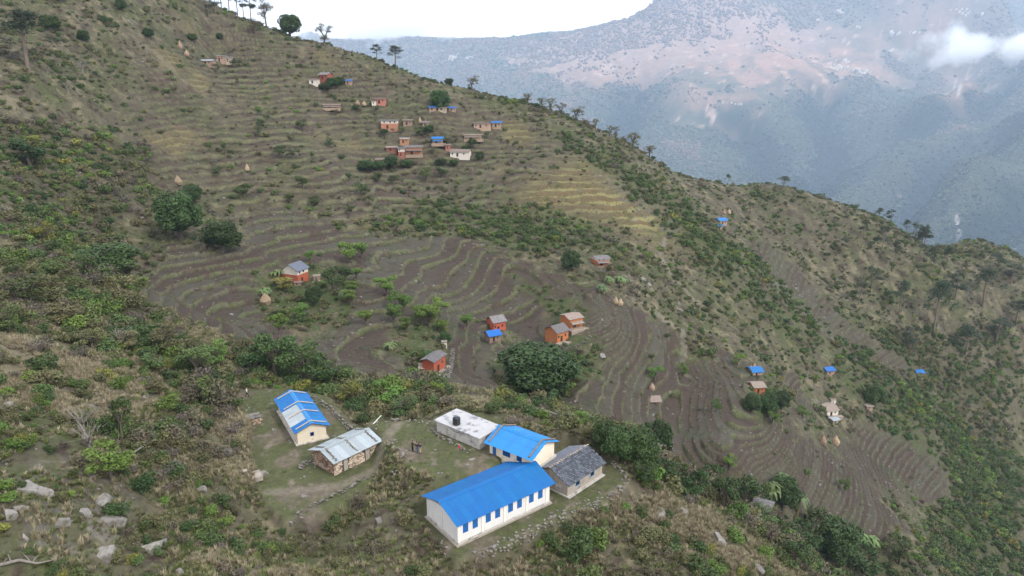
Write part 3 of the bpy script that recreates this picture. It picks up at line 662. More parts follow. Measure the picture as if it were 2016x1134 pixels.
for v in range(5):
    m = MB(); r_ = random.Random(v); j = lambda: r_.uniform(-.025, .025)
    w_, l_ = .305, .40
    P = [(j(), j()), (w_ + j(), j()), (w_ + j(), l_), (j(), l_)]
    m.prism(P, 'z', 0, .045); slates.append(m.mesh('slate', m_slate))
run = W2 / 2 + .45; aa = math.atan2(zr - ze, run); sl = math.hypot(run, zr - ze); nr, nc = 11, 22
cwid = (L2 + .65) / nc
for r in range(nr):
    for c in range(nc):
        d = (r - .12) * sl / nr
        part('slate', random.choice(slates), root, (-.35 + c * cwid + (cwid * .5 if r % 2 else 0) * .9 - .08, -.45 + d * math.cos(aa), ze + d * math.sin(aa) + .03), (aa - .17 + random.uniform(-.03, .03), random.uniform(-.04, .04), random.uniform(-.05, .05)), (1, 1, 1))
m = MB(); run = W2 / 2 + .5; ab = math.atan2(zr - ze, run); sl = math.hypot(run, zr - ze)
for r in range(nr + 2):
    for c in range(nc + 3):
        d = (r - .12) * sl / (nr + 2)
        M = Matrix.Translation((-.35 + (c + 1) * (L2 + .65) / (nc + 3), W2 + .5 - d * math.cos(ab), ze + d * math.sin(ab) + .03)) @ Euler((ab - .1 + random.uniform(-.05, .05), random.uniform(-.06, .06), math.pi + random.uniform(-.08, .08))).to_matrix().to_4x4()
        m.box(0, .31, 0, .36, 0, .035, 0, M)
o = m.build('slate_covering', material('slate_back', (.13, .14, .17), .6, .35, noise=.5, nscale=3), root); o['kind'] = 'stuff'
m = MB()
for k in range(18): m.rock((-.3 + k * (L2 + .55) / 17, W2 / 2 + random.uniform(-.08, .08), zr + .06), (.24, .14, .07), k)
o = m.build('ridge_stonework', m_stone, root); o['kind'] = 'stuff'
# ------------------------------------------------------------------ second blue roofed classroom, behind the long block
root = thing('classroom_building', (-2.86, 78.78, -45.05), R(-37.0), 'cream classroom with a pale blue metal roof held by dark beams and a blue door', 'building')
L3, W3, H3 = 6.6, 5.0, 1.85
ops3 = [(.45, 1.05, .05, 1.62), (2.1, 3.3, .75, 1.5), (4.3, 5.1, .75, 1.5)]
m = MB(); wall_openings(m, L3, H3, .22, ops3, 0); m.box(0, L3, W3 - .22, W3, 0, H3)
for xx in (0, L3 - .22):
    arch = [(.22, 0), (W3 - .22, 0)] + [(W3 - .22 - (W3 - .44) * k / 10, H3 + .95 * math.sin(math.pi * k / 10) ** .8) for k in range(11)]
    m.prism(arch, 'x', xx, xx + .22)
m.build('wall', m_cream, root)
m = MB(); m.box(-.15, L3 + .25, -.3, W3 + .25, -2.6, .05); m.build('plinth', m_conc, root)
a, b, z0, z1 = ops3[0]
m = MB(); m.box(a, b, .04, .09, z0, z1); dr = m.build('door', m_bluepaint, root); m = MB(); m.cyl((b - .1, .0, .85), (b - .1, .04, .85), .025, .025, 6); m.build('handle', m_black, dr)
for a, b, z0, z1 in ops3[1:]: window_unit(root, a, b, z0, z1, 0, -1, m_bluepaint, m_bluedk, panes=3)
ze, zr = H3 + .05, H3 + 1.25
rafters(root, -.45, L3 + .5, -.6, W3 + .5, ze, zr, 5)
roof_sheets(root, -.5, L3 + .55, -.68, W3 + .55, ze, zr, 10, 2, m_bluelt)
def roof_beam(x, y0, y1, yr, ze, zr, mat, wdt=.16, frac0=0.1, frac1=0.9, dx=0.0):
    m = MB()
    for ya in (y0, y1):
        f = frac0 if ya == y0 else 1 - frac1
        p = Vector((x + dx, ya + (yr - ya) * f, ze + (zr - ze) * f + .16)); q = Vector((x + dx, yr, zr + .2))
        m.cyl(p, q, wdt * .55, wdt * .55, 5)
    return m.build('roof_beam', mat, root)
roof_beam(.15, -.68, W3 + .55, W3 / 2, ze, zr, m_wood, .2, .12, .95); roof_beam(L3 - .1, -.68, W3 + .55, W3 / 2, ze, zr, m_wood, .2, .08, .9)
# ------------------------------------------------------------------ flat roofed block with the water tank
ZF = Z_PLAY
p = at_z(944, 885, ZF)
root = thing('flat_roofed_building', tuple(p), R(51.0), 'low stained concrete building with a flat pale roof slab beside the playground', 'building')
L4, W4, H4 = 3.95, 7.8, 1.62
m = MB(); m.box(0, L4, 0, .2, -2, H4); m.box(0, L4, W4 - .2, W4, -2, H4); m.box(0, .2, .2, W4 - .2, -2, H4); m.box(L4 - .2, L4, .2, W4 - .2, -2, H4); m.build('wall', m_conc, root)
m = MB(); m.box(-.28, L4 + .28, -.28, W4 + .25, H4 + .003, H4 + .17); m.build('roof_slab', m_slab, root)
m = MB(); m.box(1.2, 1.9, -.015, -.003, .1, 1.5); m.build('door', m_wood, root)
m = MB(); m.tube([(-.1, 5.2, 1.5), (-.16, 4.6, 1.25), (-.16, 3.9, 1.2), (-.1, 3.4, 1.45)], [.025] * 4, 5); m.build('hose', m_black, root)
tl = root.matrix_basis @ Vector((.75, 4.75, H4 + .17))
tk = thing('water_tank', tuple(Matrix.Translation(root.location) @ Euler((0, 0, R(51))).to_matrix().to_4x4() @ Vector((.75, 4.75, H4 + .172))), 0, 'black ribbed plastic water tank standing on the flat concrete roof', 'water tank')
m = MB(); prof = []
for k in range(5):
    z = .05 + k * .19; prof += [(.50, z), (.53, z + .03), (.53, z + .13), (.50, z + .16)]
prof = [(.48, 0)] + prof + [(.47, 1.0), (.3, 1.08), (.24, 1.1)]
for (r0, z0), (r1, z1) in zip(prof[:-1], prof[1:]): m.cyl((0, 0, z0), (0, 0, z1), r0, r1, 20, cap=False)
m.build('tank_body', m_black, tk)
m = MB(); m.cyl((0, 0, 1.1), (0, 0, 1.17), .26, .25, 16); m.cyl((0, 0, 1.17), (0, 0, 1.2), .08, .07, 8); m.build('lid', material('grey_blue_plastic', (.06, .075, .1), .4, .4), tk)
# ------------------------------------------------------------------ blue and silver roofed building on the lower yard
root = thing('old_classroom_building', (-29.83, 85.51, Z_HUT), R(30.5), 'cream building with a patched blue and silver roof weighted by four grey beams', 'building')
L5, W5, H5 = 4.0, 12.0, 1.98        # local x across, local y along the ridge
m = MB(); m.box(0, .2, 0, 3.0, -.3, H5); m.box(0, .2, 3.4, 7.2, -.3, H5); m.box(0, .2, 7.6, 10.6, -.3, H5); m.box(0, .2, 11.0, W5, -.3, H5)
for y in (3.0, 7.2, 10.6): m.box(0, .2, y, y + .4, -.3, 1.05); m.box(0, .2, y, y + .4, 1.6, H5)
m.box(L5 - .2, L5, 0, W5, -.3, H5)
for yy in (.0, W5 - .2):
    if yy == 0:
        m.box(.2, 1.75, 0, .2, -.3, H5); m.box(2.3, L5 - .2, 0, .2, -.3, H5); m.box(1.75, 2.3, 0, .2, -.3, .85); m.box(1.75, 2.3, 0, .2, 1.45, H5)
        m.prism([(.2, H5), (L5 - .2, H5), (L5 / 2, H5 + .75)], 'y', 0, .2)
    else: m.prism([(.2, -.3), (L5 - .2, -.3), (L5 - .2, H5), (L5 / 2, H5 + .75), (.2, H5)], 'y', yy, yy + .2)
m.build('wall', m_cream, root)
m = MB(); m.box(-.3, L5 + .3, -.3, W5 + .3, -1.0, .1); m.build('plinth', m_conc, root)
window_unit(root, 1.75, 2.3, .85, 1.45, 0, -1, m_bluepaint, m_dark, panes=1, frame=.07)
for y in (3.0, 7.2, 10.6): window_unit(root, y, y + .4, 1.05, 1.6, 0, -1, m_bluepaint, m_dark, axis='y', panes=1)
turn = thing('roof', (0, 0, 0), R(90), '', ''); turn.parent = root; turn.location = (L5, 0, 0)
for k in ('label', 'category'): del turn[k]
# in this frame local x runs along the ridge and local y goes from the right eave to the left eave
ze, zr = H5 + .04, H5 + .98
roof_sheets(turn, -.5, W5 + .45, -.55, L5 + .5, ze, zr, 12, 2, m_blue, special=lambda s, r, c: m_silver if (s == 1 and 2 <= c <= 6) else None, ridge_mat=m_bluelt)
for x in (.25, 4.2, 7.4, 11.6):
    m = MB(); yr = (L5 - .05) / 2
    m.cyl((x, L5 + .1, ze + .3), (x, yr, zr + .17), .09, .09, 5); m.cyl((x + .1, -.2, ze + .3), (x + .05, yr, zr + .17), .09, .09, 5); m.build('roof_beam', m_woodlt, turn)
rafters(turn, -.45, W5 + .4, -.5, L5 + .45, ze, zr, 7)
# ------------------------------------------------------------------ stone store with the tin roof
root = thing('stone_hut', (-22.69, 77.59, Z_HUT), R(50.0), 'rough stone hut with a silver tin roof held down by rows of stones', 'hut')
L6, W6, H6 = 7.0, 4.6, 2.0
m = MB(); m.box(0.06, L6 - .06, .06, .35, -.4, H6); m.box(0.06, L6 - .06, W6 - .35, W6 - .06, -.4, H6)
for xx in (.06, L6 - .36): m.prism([(.35, -.4), (W6 - .35, -.4), (W6 - .35, H6), (W6 / 2, H6 + .85), (.35, H6)], 'x', xx, xx + .3)
m.build('wall', m_stonedk, root)
def stone_face(fn, L, H, skip, seed, top=None):
    m = MB(); r_ = random.Random(seed); z = -.35
    while z < H + (1.0 if top else 0):
        h = r_.uniform(.11, .2); x = r_.uniform(-.1, 0)
        while x < L:
            w_ = r_.uniform(.18, .5); hh = top(x + w_ / 2) if top else H
            if z + h < hh and not any(a < x + w_ and x < b and c < z + h and z < d for a, b, c, d in skip):
                g = .012; d_ = r_.uniform(.0, .06)
                V = [fn(x + g + r_.uniform(0, .03), -d_, z + g), fn(x + w_ - g, -d_ * .6, z + g + r_.uniform(0, .02)), fn(x + w_ - g - r_.uniform(0, .03), -d_, z + h - g), fn(x + g, -d_ * .7, z + h - g),
                     fn(x + g, .08, z + g), fn(x + w_ - g, .08, z + g), fn(x + w_ - g, .08, z + h - g), fn(x + g, .08, z + h - g)]
                m.add(V, [(0, 1, 2, 3), (0, 4, 5, 1), (1, 5, 6, 2), (2, 6, 7, 3), (3, 7, 4, 0)], 0 if r_.random() < .6 else 1)
            x += w_
        z += h
    return m
m_stonelt = material('pale_wall_stone', (.55, .45, .36), .95, .1, noise=.3, nscale=2)
m_stonerd = material('brown_wall_stone', (.23, .14, .095), .95, .1, noise=.3, nscale=2)
dk = [(1.35, 2.05, -1, 1.75), (4.85, 5.6, -1, 1.75)]
o = stone_face(lambda x, y, z: (x, y + .02, z), L6, H6, dk, 3).build('stonework', [m_stonelt, m_stone], root); o['kind'] = 'stuff'
o = stone_face(lambda x, y, z: (y + .02, x, z), W6, H6, [(1.9, 2.5, .7, 1.35)], 4, top=lambda x: H6 + .8 * (1 - abs(x - W6 / 2) / (W6 / 2))).build('stonework', [m_stonerd, m_stone], root); o['kind'] = 'stuff'
for a, b, c, d in dk:
    m = MB()
    for k in range(4): m.box(a + .05 + k * (b - a - .1) / 4 + .008, a + .05 + (k + 1) * (b - a - .1) / 4 - .008, -.06, -.02, 0.02, d - .07)
    dr = m.build('door', m_woodlt, root); m = MB(); m.box(a, a + .05, -.08, .05, 0, d); m.box(b - .05, b, -.08, .05, 0, d); m.box(a + .05, b - .05, -.08, .05, d - .06, d); m.build('door_frame', m_wood, dr)
    m = MB(); m.cyl((b - .14, -.09, .95), (b - .14, -.06, .95), .03, .03, 6); m.build('handle', m_black, dr)
m = MB(); m.box(-.03, .03, 1.92, 2.48, .72, 1.33); m.build('window', m_wood, root)
ze, zr = H6 + .03, H6 + .98
rafters(root, -.4, L6 + .4, -.5, W6 + .4, ze, zr, 6)
roof_sheets(root, -.5, L6 + .45, -.6, W6 + .5, ze, zr, 9, 1, m_silver)
for x in (.2, 3.4, 6.6):
    for s, ye in ((0, -.6), (1, W6 + .5)):
        m = MB()
        for k in range(11):
            f = .12 + .8 * k / 10
            m.rock((x + random.uniform(-.12, .12) + .25 * s, ye + (W6 / 2 - .05 - ye) * f, ze + (zr - ze) * f + .12), (.2, .15, .09), k * 7 + s)
        o = m.build('weight_stone_row', m_rock, root); o['kind'] = 'stuff'
# ------------------------------------------------------------------ small stone shed, pedestal, pole, flag
p = at_z(497, 832, Z_HUT)
root = thing('stone_shed', tuple(p), R(30), 'small stone shed roofed with pale slabs beside the cream building', 'shed')
m = MB(); m.box(-1.0, 1.0, -.8, .8, -.4, .95); m.build('wall', m_stonedk, root)
o = stone_face(lambda x, y, z: (x - 1.0, y - .8, z), 2.0, .95, [], 9).build('stonework', [m_stone, m_stonerd], root); o['kind'] = 'stuff'
for i in range(3):
    for j in range(2): m = MB(); m.box(-1.15 + i * .78, -.4 + i * .78, -.95 + j * .95, -.02 + j * .95, .97 + .05 * j + .02 * i, 1.03 + .05 * j + .02 * i); m.build('roof_slab', m_rock, root)
p = at_z(500, 965, Z_HUT - 1.2)
p = np.array((p[0], p[1], float(ground(p[0], p[1]))))
root = thing('water_tap_stand', tuple(p), R(35), 'grey concrete tap stand with a stub pillar below the stone hut', 'tap stand')
m = MB(); m.box(-1.1, 1.1, -.7, .7, -.5, .12); m.box(-1.1, 1.1, .6, .7, .12, .35); m.box(-1.1, -1.0, -.7, .6, .12, .35); m.build('basin', m_greyp, root)
m = MB(); m.box(-.9, -.55, .15, .5, .12, .95); m.box(-.98, -.47, .08, .58, .95, 1.06); m.build('pillar', m_greyp, root)
p = at_z(735, 836, Z_PLAY); q = at_z(751, 826, Z_PLAY)
root = thing('leaning_pole', tuple(p), 0, 'pale pole lying low across the far corner of the playground', 'pole')
m = MB(); m.cyl((0, 0, .12), (q[0] - p[0], q[1] - p[1], .65), .06, .05, 8); m.build('pole', m_whitepole, root)
m = MB(); m.cyl((q[0] - p[0], q[1] - p[1], -.1), (q[0] - p[0], q[1] - p[1], .62), .05, .05, 6); m.build('support_post', m_wood, root)
p = at_z(903, 901, Z_PLAY)
root = thing('corner_flag', tuple(p), 0, 'small red flag on a thin pole at the edge of the playground', 'flag')
m = MB(); m.cyl((0, 0, -.1), (0, 0, 1.75), .022, .018, 6); m.build('pole', m_wood, root)
m = MB(); m.add([(.0, 0, 1.72), (.12, .04, 1.68), (.24, .0, 1.7), (.02, 0, 1.34), (.12, -.04, 1.28), (.22, .03, 1.36)], [(0, 1, 4, 3), (1, 2, 5, 4)]); m.build('flag_cloth', m_red, root)
# ------------------------------------------------------------------ dry stone walls
stone_v = []
for v in range(6):
    m = MB(); m.rock((0, 0, 0), (.30, .22, .15), v + 50, rot=0); stone_v.append(m.mesh('stone', m_rock))
def stone_wall(pts, h, label, width=.5, base=None, seed=1):
    P = [Vector((a[0], a[1], float(ground(a[0], a[1])))) for a in pts]
    root = thing('stone_wall', tuple(P[0]), 0, label, 'wall'); r_ = random.Random(seed); m = MB()
    for a, b in zip(P[:-1], P[1:]):
        L = (b - a).length; n = max(2, int(L / .42)); d = (b - a) / n; nrm = Vector((-d.y, d.x, 0)).normalized()
        for k in range(n):
            c = a + d * (k + .5); zg = float(ground(c.x, c.y)); c.z = zg
            nz = max(1, int(h / .2))
            for q in range(-3, nz):
                for s in (-.5, .5):
                    if r_.random() < .45: continue
                    pp = c + nrm * s * width * r_.uniform(.3, 1.7) + d * r_.uniform(-.3, .3)
                    m.rock(pp - P[0] + Vector((0, 0, .1 + q * .2)), (.21 * r_.uniform(.6, 1.4), .16, .11), r_.randint(0, 99999))
            if r_.random() < .4: part('stone', stone_v[r_.randint(0, 5)], root, c - P[0] + nrm * r_.uniform(-.15, .15) + Vector((0, 0, h + r_.uniform(-.08, .1))), (r_.uniform(-.3, .3), r_.uniform(-.3, .3), math.atan2(d.y, d.x) + r_.uniform(-.5, .5)), (r_.uniform(.8, 1.5), r_.uniform(.8, 1.3), r_.uniform(.7, 1.1)))
    o = m.build('stonework', m_rock, root); o['kind'] = 'stuff'
    return root
def zp(pp, z): return [at_z(a, b, z)[:2] for a, b in pp]
stone_wall(zp([(603, 781), (628, 791), (650, 806), (668, 824), (684, 843), (700, 850)], Z_HUT), .5, 'dry stone wall curving round the right side of the blue and silver roofed building', seed=2)
stone_wall(zp([(770, 872), (780, 888), (797, 902), (783, 917), (778, 930)], Z_PLAY - .3), .35, 'bent stone wall between the stone hut and the playground', .7, seed=3)
stone_wall(zp([(566, 1026), (610, 1003), (650, 982), (690, 962), (716, 945), (738, 936)], Z_HUT - .1), .25, 'low stone edge of the yard in front of the stone hut', .4, seed=4)
stone_wall(zp([(757, 831), (785, 829), (815, 830), (848, 833)], Z_PLAY), .3, 'rough stone bank along the far edge of the playground', .5, seed=5)
stone_wall(zp([(590, 926), (606, 915), (624, 904)], Z_HUT), .7, 'short stone wall running out from the left end of the stone hut', .35, seed=6)
stone_wall(zp([(930, 1088), (985, 1074), (1040, 1047), (1095, 1016), (1150, 996), (1192, 985)], Z_SCHOOL), .05, 'long stone retaining edge in front of the long school block', .9, seed=7)
stone_wall(zp([(1196, 982), (1222, 960), (1233, 943), (1222, 925), (1200, 908)], Z_SCHOOL), .25, 'curved stone parapet beyond the slate roofed building', .5, seed=8)
stone_wall(zp([(852, 850), (868, 862), (900, 878), (925, 892)], Z_PLAY), .2, 'line of stones at the foot of the flat roofed building', .3, seed=9)
def wp(*pp): return [hit(a, b)[:2] for a, b in pp]
stone_wall(wp((892, 690), (890, 712), (884, 732), (874, 752), (862, 772)), 1.0, 'ruined stone wall running down the right side of the orange farmhouse', .7, seed=11)
stone_wall(wp((1085, 690), (1105, 694), (1135, 684), (1158, 668)), .8, 'stone terrace wall under the pair of orange houses', .6, seed=12)
stone_wall(wp((1170, 533), (1190, 535), (1212, 528)), .5, 'stone wall in front of the flat roofed orange house', .5, seed=13)
stone_wall(wp((1310, 840), (1322, 865), (1320, 890), (1312, 905)), .4, 'stone bank at the left edge of the right hand terraces', .6, seed=14)
stone_wall(wp((335, 718), (315, 742), (300, 765), (282, 790)), .35, 'broken stone path wall down the near left spur', .6, seed=15)
stone_wall(zp([(470, 762), (455, 772), (440, 780)], Z_HUT), .45, 'piled stone wall behind the walker in white', .5, seed=10)
# ------------------------------------------------------------------ farmhouses over the hillside
def scale_at(p): return (p[1] * CP - p[2] * SP) / FPX        # metres per photo pixel
def level(x, y, r, z=None, bl=2.5):   # a small terrace is cut under every house
    global ZG
    z = float(ground(x, y)) if z is None else z
    j0, j1 = np.searchsorted(yg, (y - r - bl - 1, y + r + bl + 1)); i0, i1 = np.searchsorted(ug, ((x - r - bl - 2) / y - .02, (x + r + bl + 2) / y + .02))
    sl = (slice(max(j0, 0), j1), slice(max(i0, 0), i1))
    d = np.hypot(X[sl] - x, Y[sl] - y); mk = 1 - smooth(r, r + bl, d)
    ZG[sl] = ZG[sl] * (1 - mk) + z * mk
    return z
m_roofgrey = material('old_slate_roof', (.125, .12, .125), .85, .2, noise=.4, nscale=2.5, bump=1.0, bscale=5, tint=.25, second=(.21, .19, .17), smix=(.5, .68), sscale=1.5)
m_roofbrn = material('mud_slate_roof', (.20, .165, .14), .9, .15, noise=.35, nscale=2.5, bump=1.0, bscale=5, tint=.2)
m_bluefar = material('blue_roof_sheet', (.0025, .10, .34), .5, .4, noise=.1, nscale=2, tint=.1)
m_courtyard = material('stone_paving', (.25, .21, .175), .95, .1, noise=.3, nscale=2.5)
HOUSES_AT = []
def house(label, cat, px, py, wpx, hpx, depth, rz, wall, roof, rise=.22, upper=None, over=.45, win=2, door=True, flat=False, yard=0.0, name='farmhouse', wm=None, hm_=None, split=.58, group=None, gable_front=False, stilts=False, porch=False, atY=None):
    p = hit(px, py) if not atY else np.array((uof(px, py) * atY, atY, float(ground(uof(px, py) * atY, atY)))); s = scale_at(p); w_ = wm or wpx * s; h = hm_ or hpx * s / .93; d = depth
    z = level(p[0], p[1] + d * .35, max(w_, d) * .62 + yard)
    root = thing(name, (p[0], p[1], z), R(rz), label, cat, group)
    HOUSES_AT.append((p[0], p[1] + d * .3, max(w_, d) * .75 + yard))
    x0, x1 = -w_ / 2, w_ / 2; th = .3; base = -1.6
    hl = h * split if upper else h
    zb = h * .35 if stilts else base
    m = MB()
    dw, dh = min(1.0, w_ * .2), min(1.75, hl * .72); dx = -w_ * .12
    ops = []
    if door: ops.append((dx - dw / 2 - x0, dx + dw / 2 - x0, 0, dh))
    nwin = win if not upper else 0
    ws = min(.75, w_ * .14); z0w, z1w = (hl * .42, hl * .42 + min(.85, hl * .3))
    cand = [w_ * .22, -w_ * .38, w_ * .38][:nwin]
    for cx in cand: ops.append((cx - ws / 2 - x0, cx + ws / 2 - x0, z0w, z1w))
    sub = MB(); wall_openings(sub, w_, hl, th, ops, 0)
    for v in range(0, len(sub.V)): pass
    m.V += [(v[0] + x0, v[1], (v[2] if v[2] > 0 or stilts else base if v[2] == 0 and False else v[2])) for v in sub.V]; m.F += sub.F; m.M += sub.M
    if not stilts: m.box(x0 + .01, x1 - .01, .02, d - .02, base, -.002)
    m.box(x0, x1, d - th, d, 0, hl); m.box(x0, x0 + th, th, d - th, 0, hl); m.box(x1 - th, x1, th, d - th, 0, hl)
    pk = rise * d
    if not flat and not upper:
        for xx in (x0, x1 - th): m.prism([(0, hl), (d, hl), (d / 2, hl + pk * .96)], 'x', xx, xx + th)
    if stilts:
        m.V = [(a, b, h * .38 + (c * .62)) for a, b, c in m.V]
    m.build('wall', wall, root)
    if stilts:
        for sx in (x0 + .15, x1 - .15):
            for sy in (.15, d - .15): q = MB(); q.cyl((sx, sy, -.6), (sx, sy, h * .38), .09, .08, 6); q.build('post', m_wood, root)
    if upper:
        m = MB(); sub = MB(); o2 = []
        hu = h - hl
        for cx in [-w_ * .3, w_ * .05, w_ * .33][:max(1, win)]: o2.append((cx - ws / 2 - x0, cx + ws / 2 - x0, hu * .2, hu * .8))
        wall_openings(sub, w_, hu, th, o2, 0); m.V += [(v[0] + x0, v[1] + .004, v[2] + hl) for v in sub.V]; m.F += sub.F; m.M += sub.M
        m.box(x0, x1, d - th, d, hl, h); m.box(x0, x0 + th, th + .004, d - th, hl, h); m.box(x1 - th, x1, th + .004, d - th, hl, h)
        if not flat:
            for xx in (x0, x1 - th): m.prism([(0.004, h), (d, h), (d / 2, h + pk * .96)], 'x', xx, xx + th)
        m.build('upper_wall', upper, root)
        for a, b, c0, c1 in o2:
            m = MB(); a += x0; b += x0; c0 += hl; c1 += hl
            m.box(a, a + .06, .0, .12, c0, c1); m.box(b - .06, b, .0, .12, c0, c1); m.box(a + .06, b - .06, .0, .12, c0, c0 + .06); m.box(a + .06, b - .06, .0, .12, c1 - .06, c1); f = m.build('window', m_wood, root)
            m = MB(); m.box(a + .06, b - .06, .16, .2, c0 + .06, c1 - .06); m.build('pane', m_dark, f)
    def zz(v): return h * .38 + v * .62 if stilts else v
    if door:
        m = MB(); m.box(dx - dw / 2 + .01, dx + dw / 2 - .01, .1, .15, zz(.02), zz(dh - .02)); m.build('door', material('dark_wood', (.05, .033, .024), .9, .1, noise=.2), root)
    for cx in cand:
        m = MB(); a, b = cx - ws / 2, cx + ws / 2
        c0, c1 = zz(z0w), zz(z1w)
        m.box(a, a + .06, -.02, .12, c0, c1); m.box(b - .06, b, -.02, .12, c0, c1); m.box(a + .06, b - .06, -.02, .12, c0, c0 + .06); m.box(a + .06, b - .06, -.02, .12, c1 - .06, c1); f = m.build('window', m_wood, root)
        m = MB(); m.box(a + .06, b - .06, .16, .2, c0 + .06, c1 - .06); m.build('pane', m_dark, f)
    m = MB(); o = over; t = .1
    if flat:
        m.box(x0 - o, x1 + o, -o, d + o, h + .003, h + .22); m.build('roof', roof, root)
    else:
        for sgn in (0, 1):
            ya, yb = (-o, d / 2) if sgn == 0 else (d + o, d / 2)
            za, zb_ = h + .03 - rise * 2 * o * .5 * 2 * .5, h + pk + .03
            n = 5; 
            for k in range(n):            # courses of slabs, each lapping the one below
                f0, f1 = k / n, (k + 1.12) / n if k < n - 1 else 1.0
                y0, y1 = ya + (yb - ya) * f0, ya + (yb - ya) * f1; q0, q1 = za + (zb_ - za) * f0, za + (zb_ - za) * f1
                jx = random.uniform(-.08, .08)
                V = [(x0 - o + jx, y0, q0 + .05), (x1 + o + jx, y0, q0 + .05), (x1 + o + jx, y1, q1), (x0 - o + jx, y1, q1), (x0 - o + jx, y0, q0 - .06), (x1 + o + jx, y0, q0 - .06), (x1 + o + jx, y1, q1 - .1), (x0 - o + jx, y1, q1 - .1)]
                m.add(V, [(0, 1, 2, 3), (7, 6, 5, 4), (0, 4, 5, 1), (1, 5, 6, 2), (2, 6, 7, 3), (3, 7, 4, 0)])
        m.build('roof', roof, root)
    if porch:
        pz = h * .62; m = MB(); V = [(x0 + .1, -1.5, pz - .25), (x1 - .3, -1.5, pz - .25), (x1 - .3, -.01, pz + .12), (x0 + .1, -.01, pz + .12)]; V += [(a, b, c + .08) for a, b, c in V]
        m.add(V, [(3, 2, 1, 0), (4, 5, 6, 7), (0, 1, 5, 4), (1, 2, 6, 5), (2, 3, 7, 6), (3, 0, 4, 7)]); m.build('porch_roof', roof, root)
        for k in range(3): q_ = MB(); xx = x0 + .25 + (x1 - x0 - .7) * k / 2; q_.cyl((xx, -1.35, -.3), (xx, -1.35, pz - .22), .07, .06, 6); q_.build('porch_post', m_wood, root)
        m = MB(); m.box(x0 - .1, x1 + .1, -1.6, -.03, -1.2, .22); m.build('veranda', m_clay, root)
    if yard:
        m = MB(); m.box(x0 - yard * .4, x1 + yard, -yard, -.02, -1.2, .05); m.build('courtyard', m_courtyard, root)
    return root
m_orangefar = material('faded_ochre_wall', (.31, .15, .09), .95, .1, noise=.2, nscale=.9, bump=.3, bscale=6, tint=.25, second=(.24, .17, .125), smix=(.5, .7), sscale=.6)
def H(label, cat, px, py, wpx, hpx, depth, rz, wall, roof, *a, **k):
    if py < 330 and wall is m_orange: wall = m_orangefar
    return house(label, cat, px, py, wpx, hpx, depth, rz, wall, roof, *a, **k)
H('orange and white two storey house with a slate gable roof on the left terraces', 'house', 598, 556, 0, 20, 6.0, 70, m_orange, material('blue_grey_slate', (.10, .115, .15), .7, .3, noise=.3, nscale=3, bump=.6), .30, m_limew, wm=5.2, hm_=4.2, yard=0, win=2, split=.68)
H('low mud lean-to against the front of the orange and white house', 'shed', 586, 563, 14, 5, 1.6, 0, m_clay, m_roofbrn, .12, name='lean_to', win=0, over=.2)
H('dark open porch shed at the right of the orange and white house', 'shed', 624, 553, 12, 8, 2.2, 15, m_stone, m_roofbrn, .1, name='porch_shed', win=0, flat=True, over=.2, yard=1.0)
H('tall ochre house with a grey slate roof behind the small blue roof', 'house', 984, 650, 26, 19, 5.0, 28, m_orange, m_roofgrey, .26, win=2)
H('small blue roofed shed in front of a tall ochre house in the fields', 'shed', 975, 673, 24, 13, 3.6, 28, m_clay, m_bluefar, .28, name='blue_roofed_shed', win=1)
H('orange house with a slate gable roof on a stone terrace, nearer of a pair', 'house', 1108, 672, 30, 19, 5.2, 40, m_orange, m_roofgrey, .28, win=2, yard=2.0, porch=False)
H('orange house with a brown and blue roof behind the gabled orange house', 'house', 1134, 655, 30, 18, 5.0, 30, m_orange, m_roofbrn, .14, win=2, yard=2.5, porch=True)
H('orange farmhouse with a long slate roof beside a dark round tree', 'house', 866, 730, 18, 17, 3.2, 66, m_orange, m_roofgrey, .2, win=1, wm=5.6, hm_=3.3, yard=1.0)
H('little round eaved mud hut left of the dark round tree', 'hut', 836, 733, 17, 9, 2.6, 10, m_orange, m_roofbrn, .3, name='mud_hut', win=0)
H('small grey shed below the orange farmhouse', 'shed', 858, 754, 17, 9, 2.2, 20, m_greyp, m_roofgrey, .18, name='grey_shed', win=1)
H('narrow white latrine hut above the orange farmhouse', 'latrine', 875, 684, 10, 10, 1.3, 10, m_limew, m_roofbrn, .1, name='latrine', win=0, flat=True, over=.12)
H('orange house with a flat slate roof beside the round tree on the right', 'house', 1187, 524, 28, 13, 5.0, 18, m_orange, m_roofgrey, .12, m_limew, win=2, split=.8, yard=1.5, porch=True)
H('blue roofed hut on posts above the small orange house', 'hut', 1491, 746, 20, 11, 4.2, 8, m_clay, m_bluefar, .2, name='stilt_hut', win=1, stilts=True)
H('small orange house with a brown roof above dark bushes', 'house', 1495, 775, 22, 13, 4.2, 8, m_orange, m_roofbrn, .2, win=1)
H('white house with a wide brown roof at the edge of the lower terraces', 'house', 1638, 824, 24, 11, 6.5, 10, m_limew, m_roofbrn, .16, win=1, yard=1.5)
H('tiny white hut just above the white house', 'latrine', 1641, 795, 10, 6, 1.5, 10, m_limew, m_roofbrn, .15, name='latrine', win=0, over=.15)
H('small silver roofed shed just below the white house', 'shed', 1645, 838, 14, 6, 2.2, 20, m_stone, m_silver, .15, name='tin_shed', win=0)
H('blue roofed hut alone in the scrub below the rocky spur', 'hut', 1635, 741, 18, 6, 4.0, 15, m_clay, m_bluefar, .2, name='blue_roofed_hut', win=1)
H('blue roofed hut farthest right on the thin stony terraces', 'hut', 1812, 744, 16, 6, 4.0, 10, m_clay, m_bluefar, .2, name='blue_roofed_hut', win=1)
H('blue roofed house on the far slope below the two straw stacks', 'house', 1424, 444, 17, 8, 4.5, 20, m_clay, m_bluefar, .22, win=1, name='blue_roofed_house')
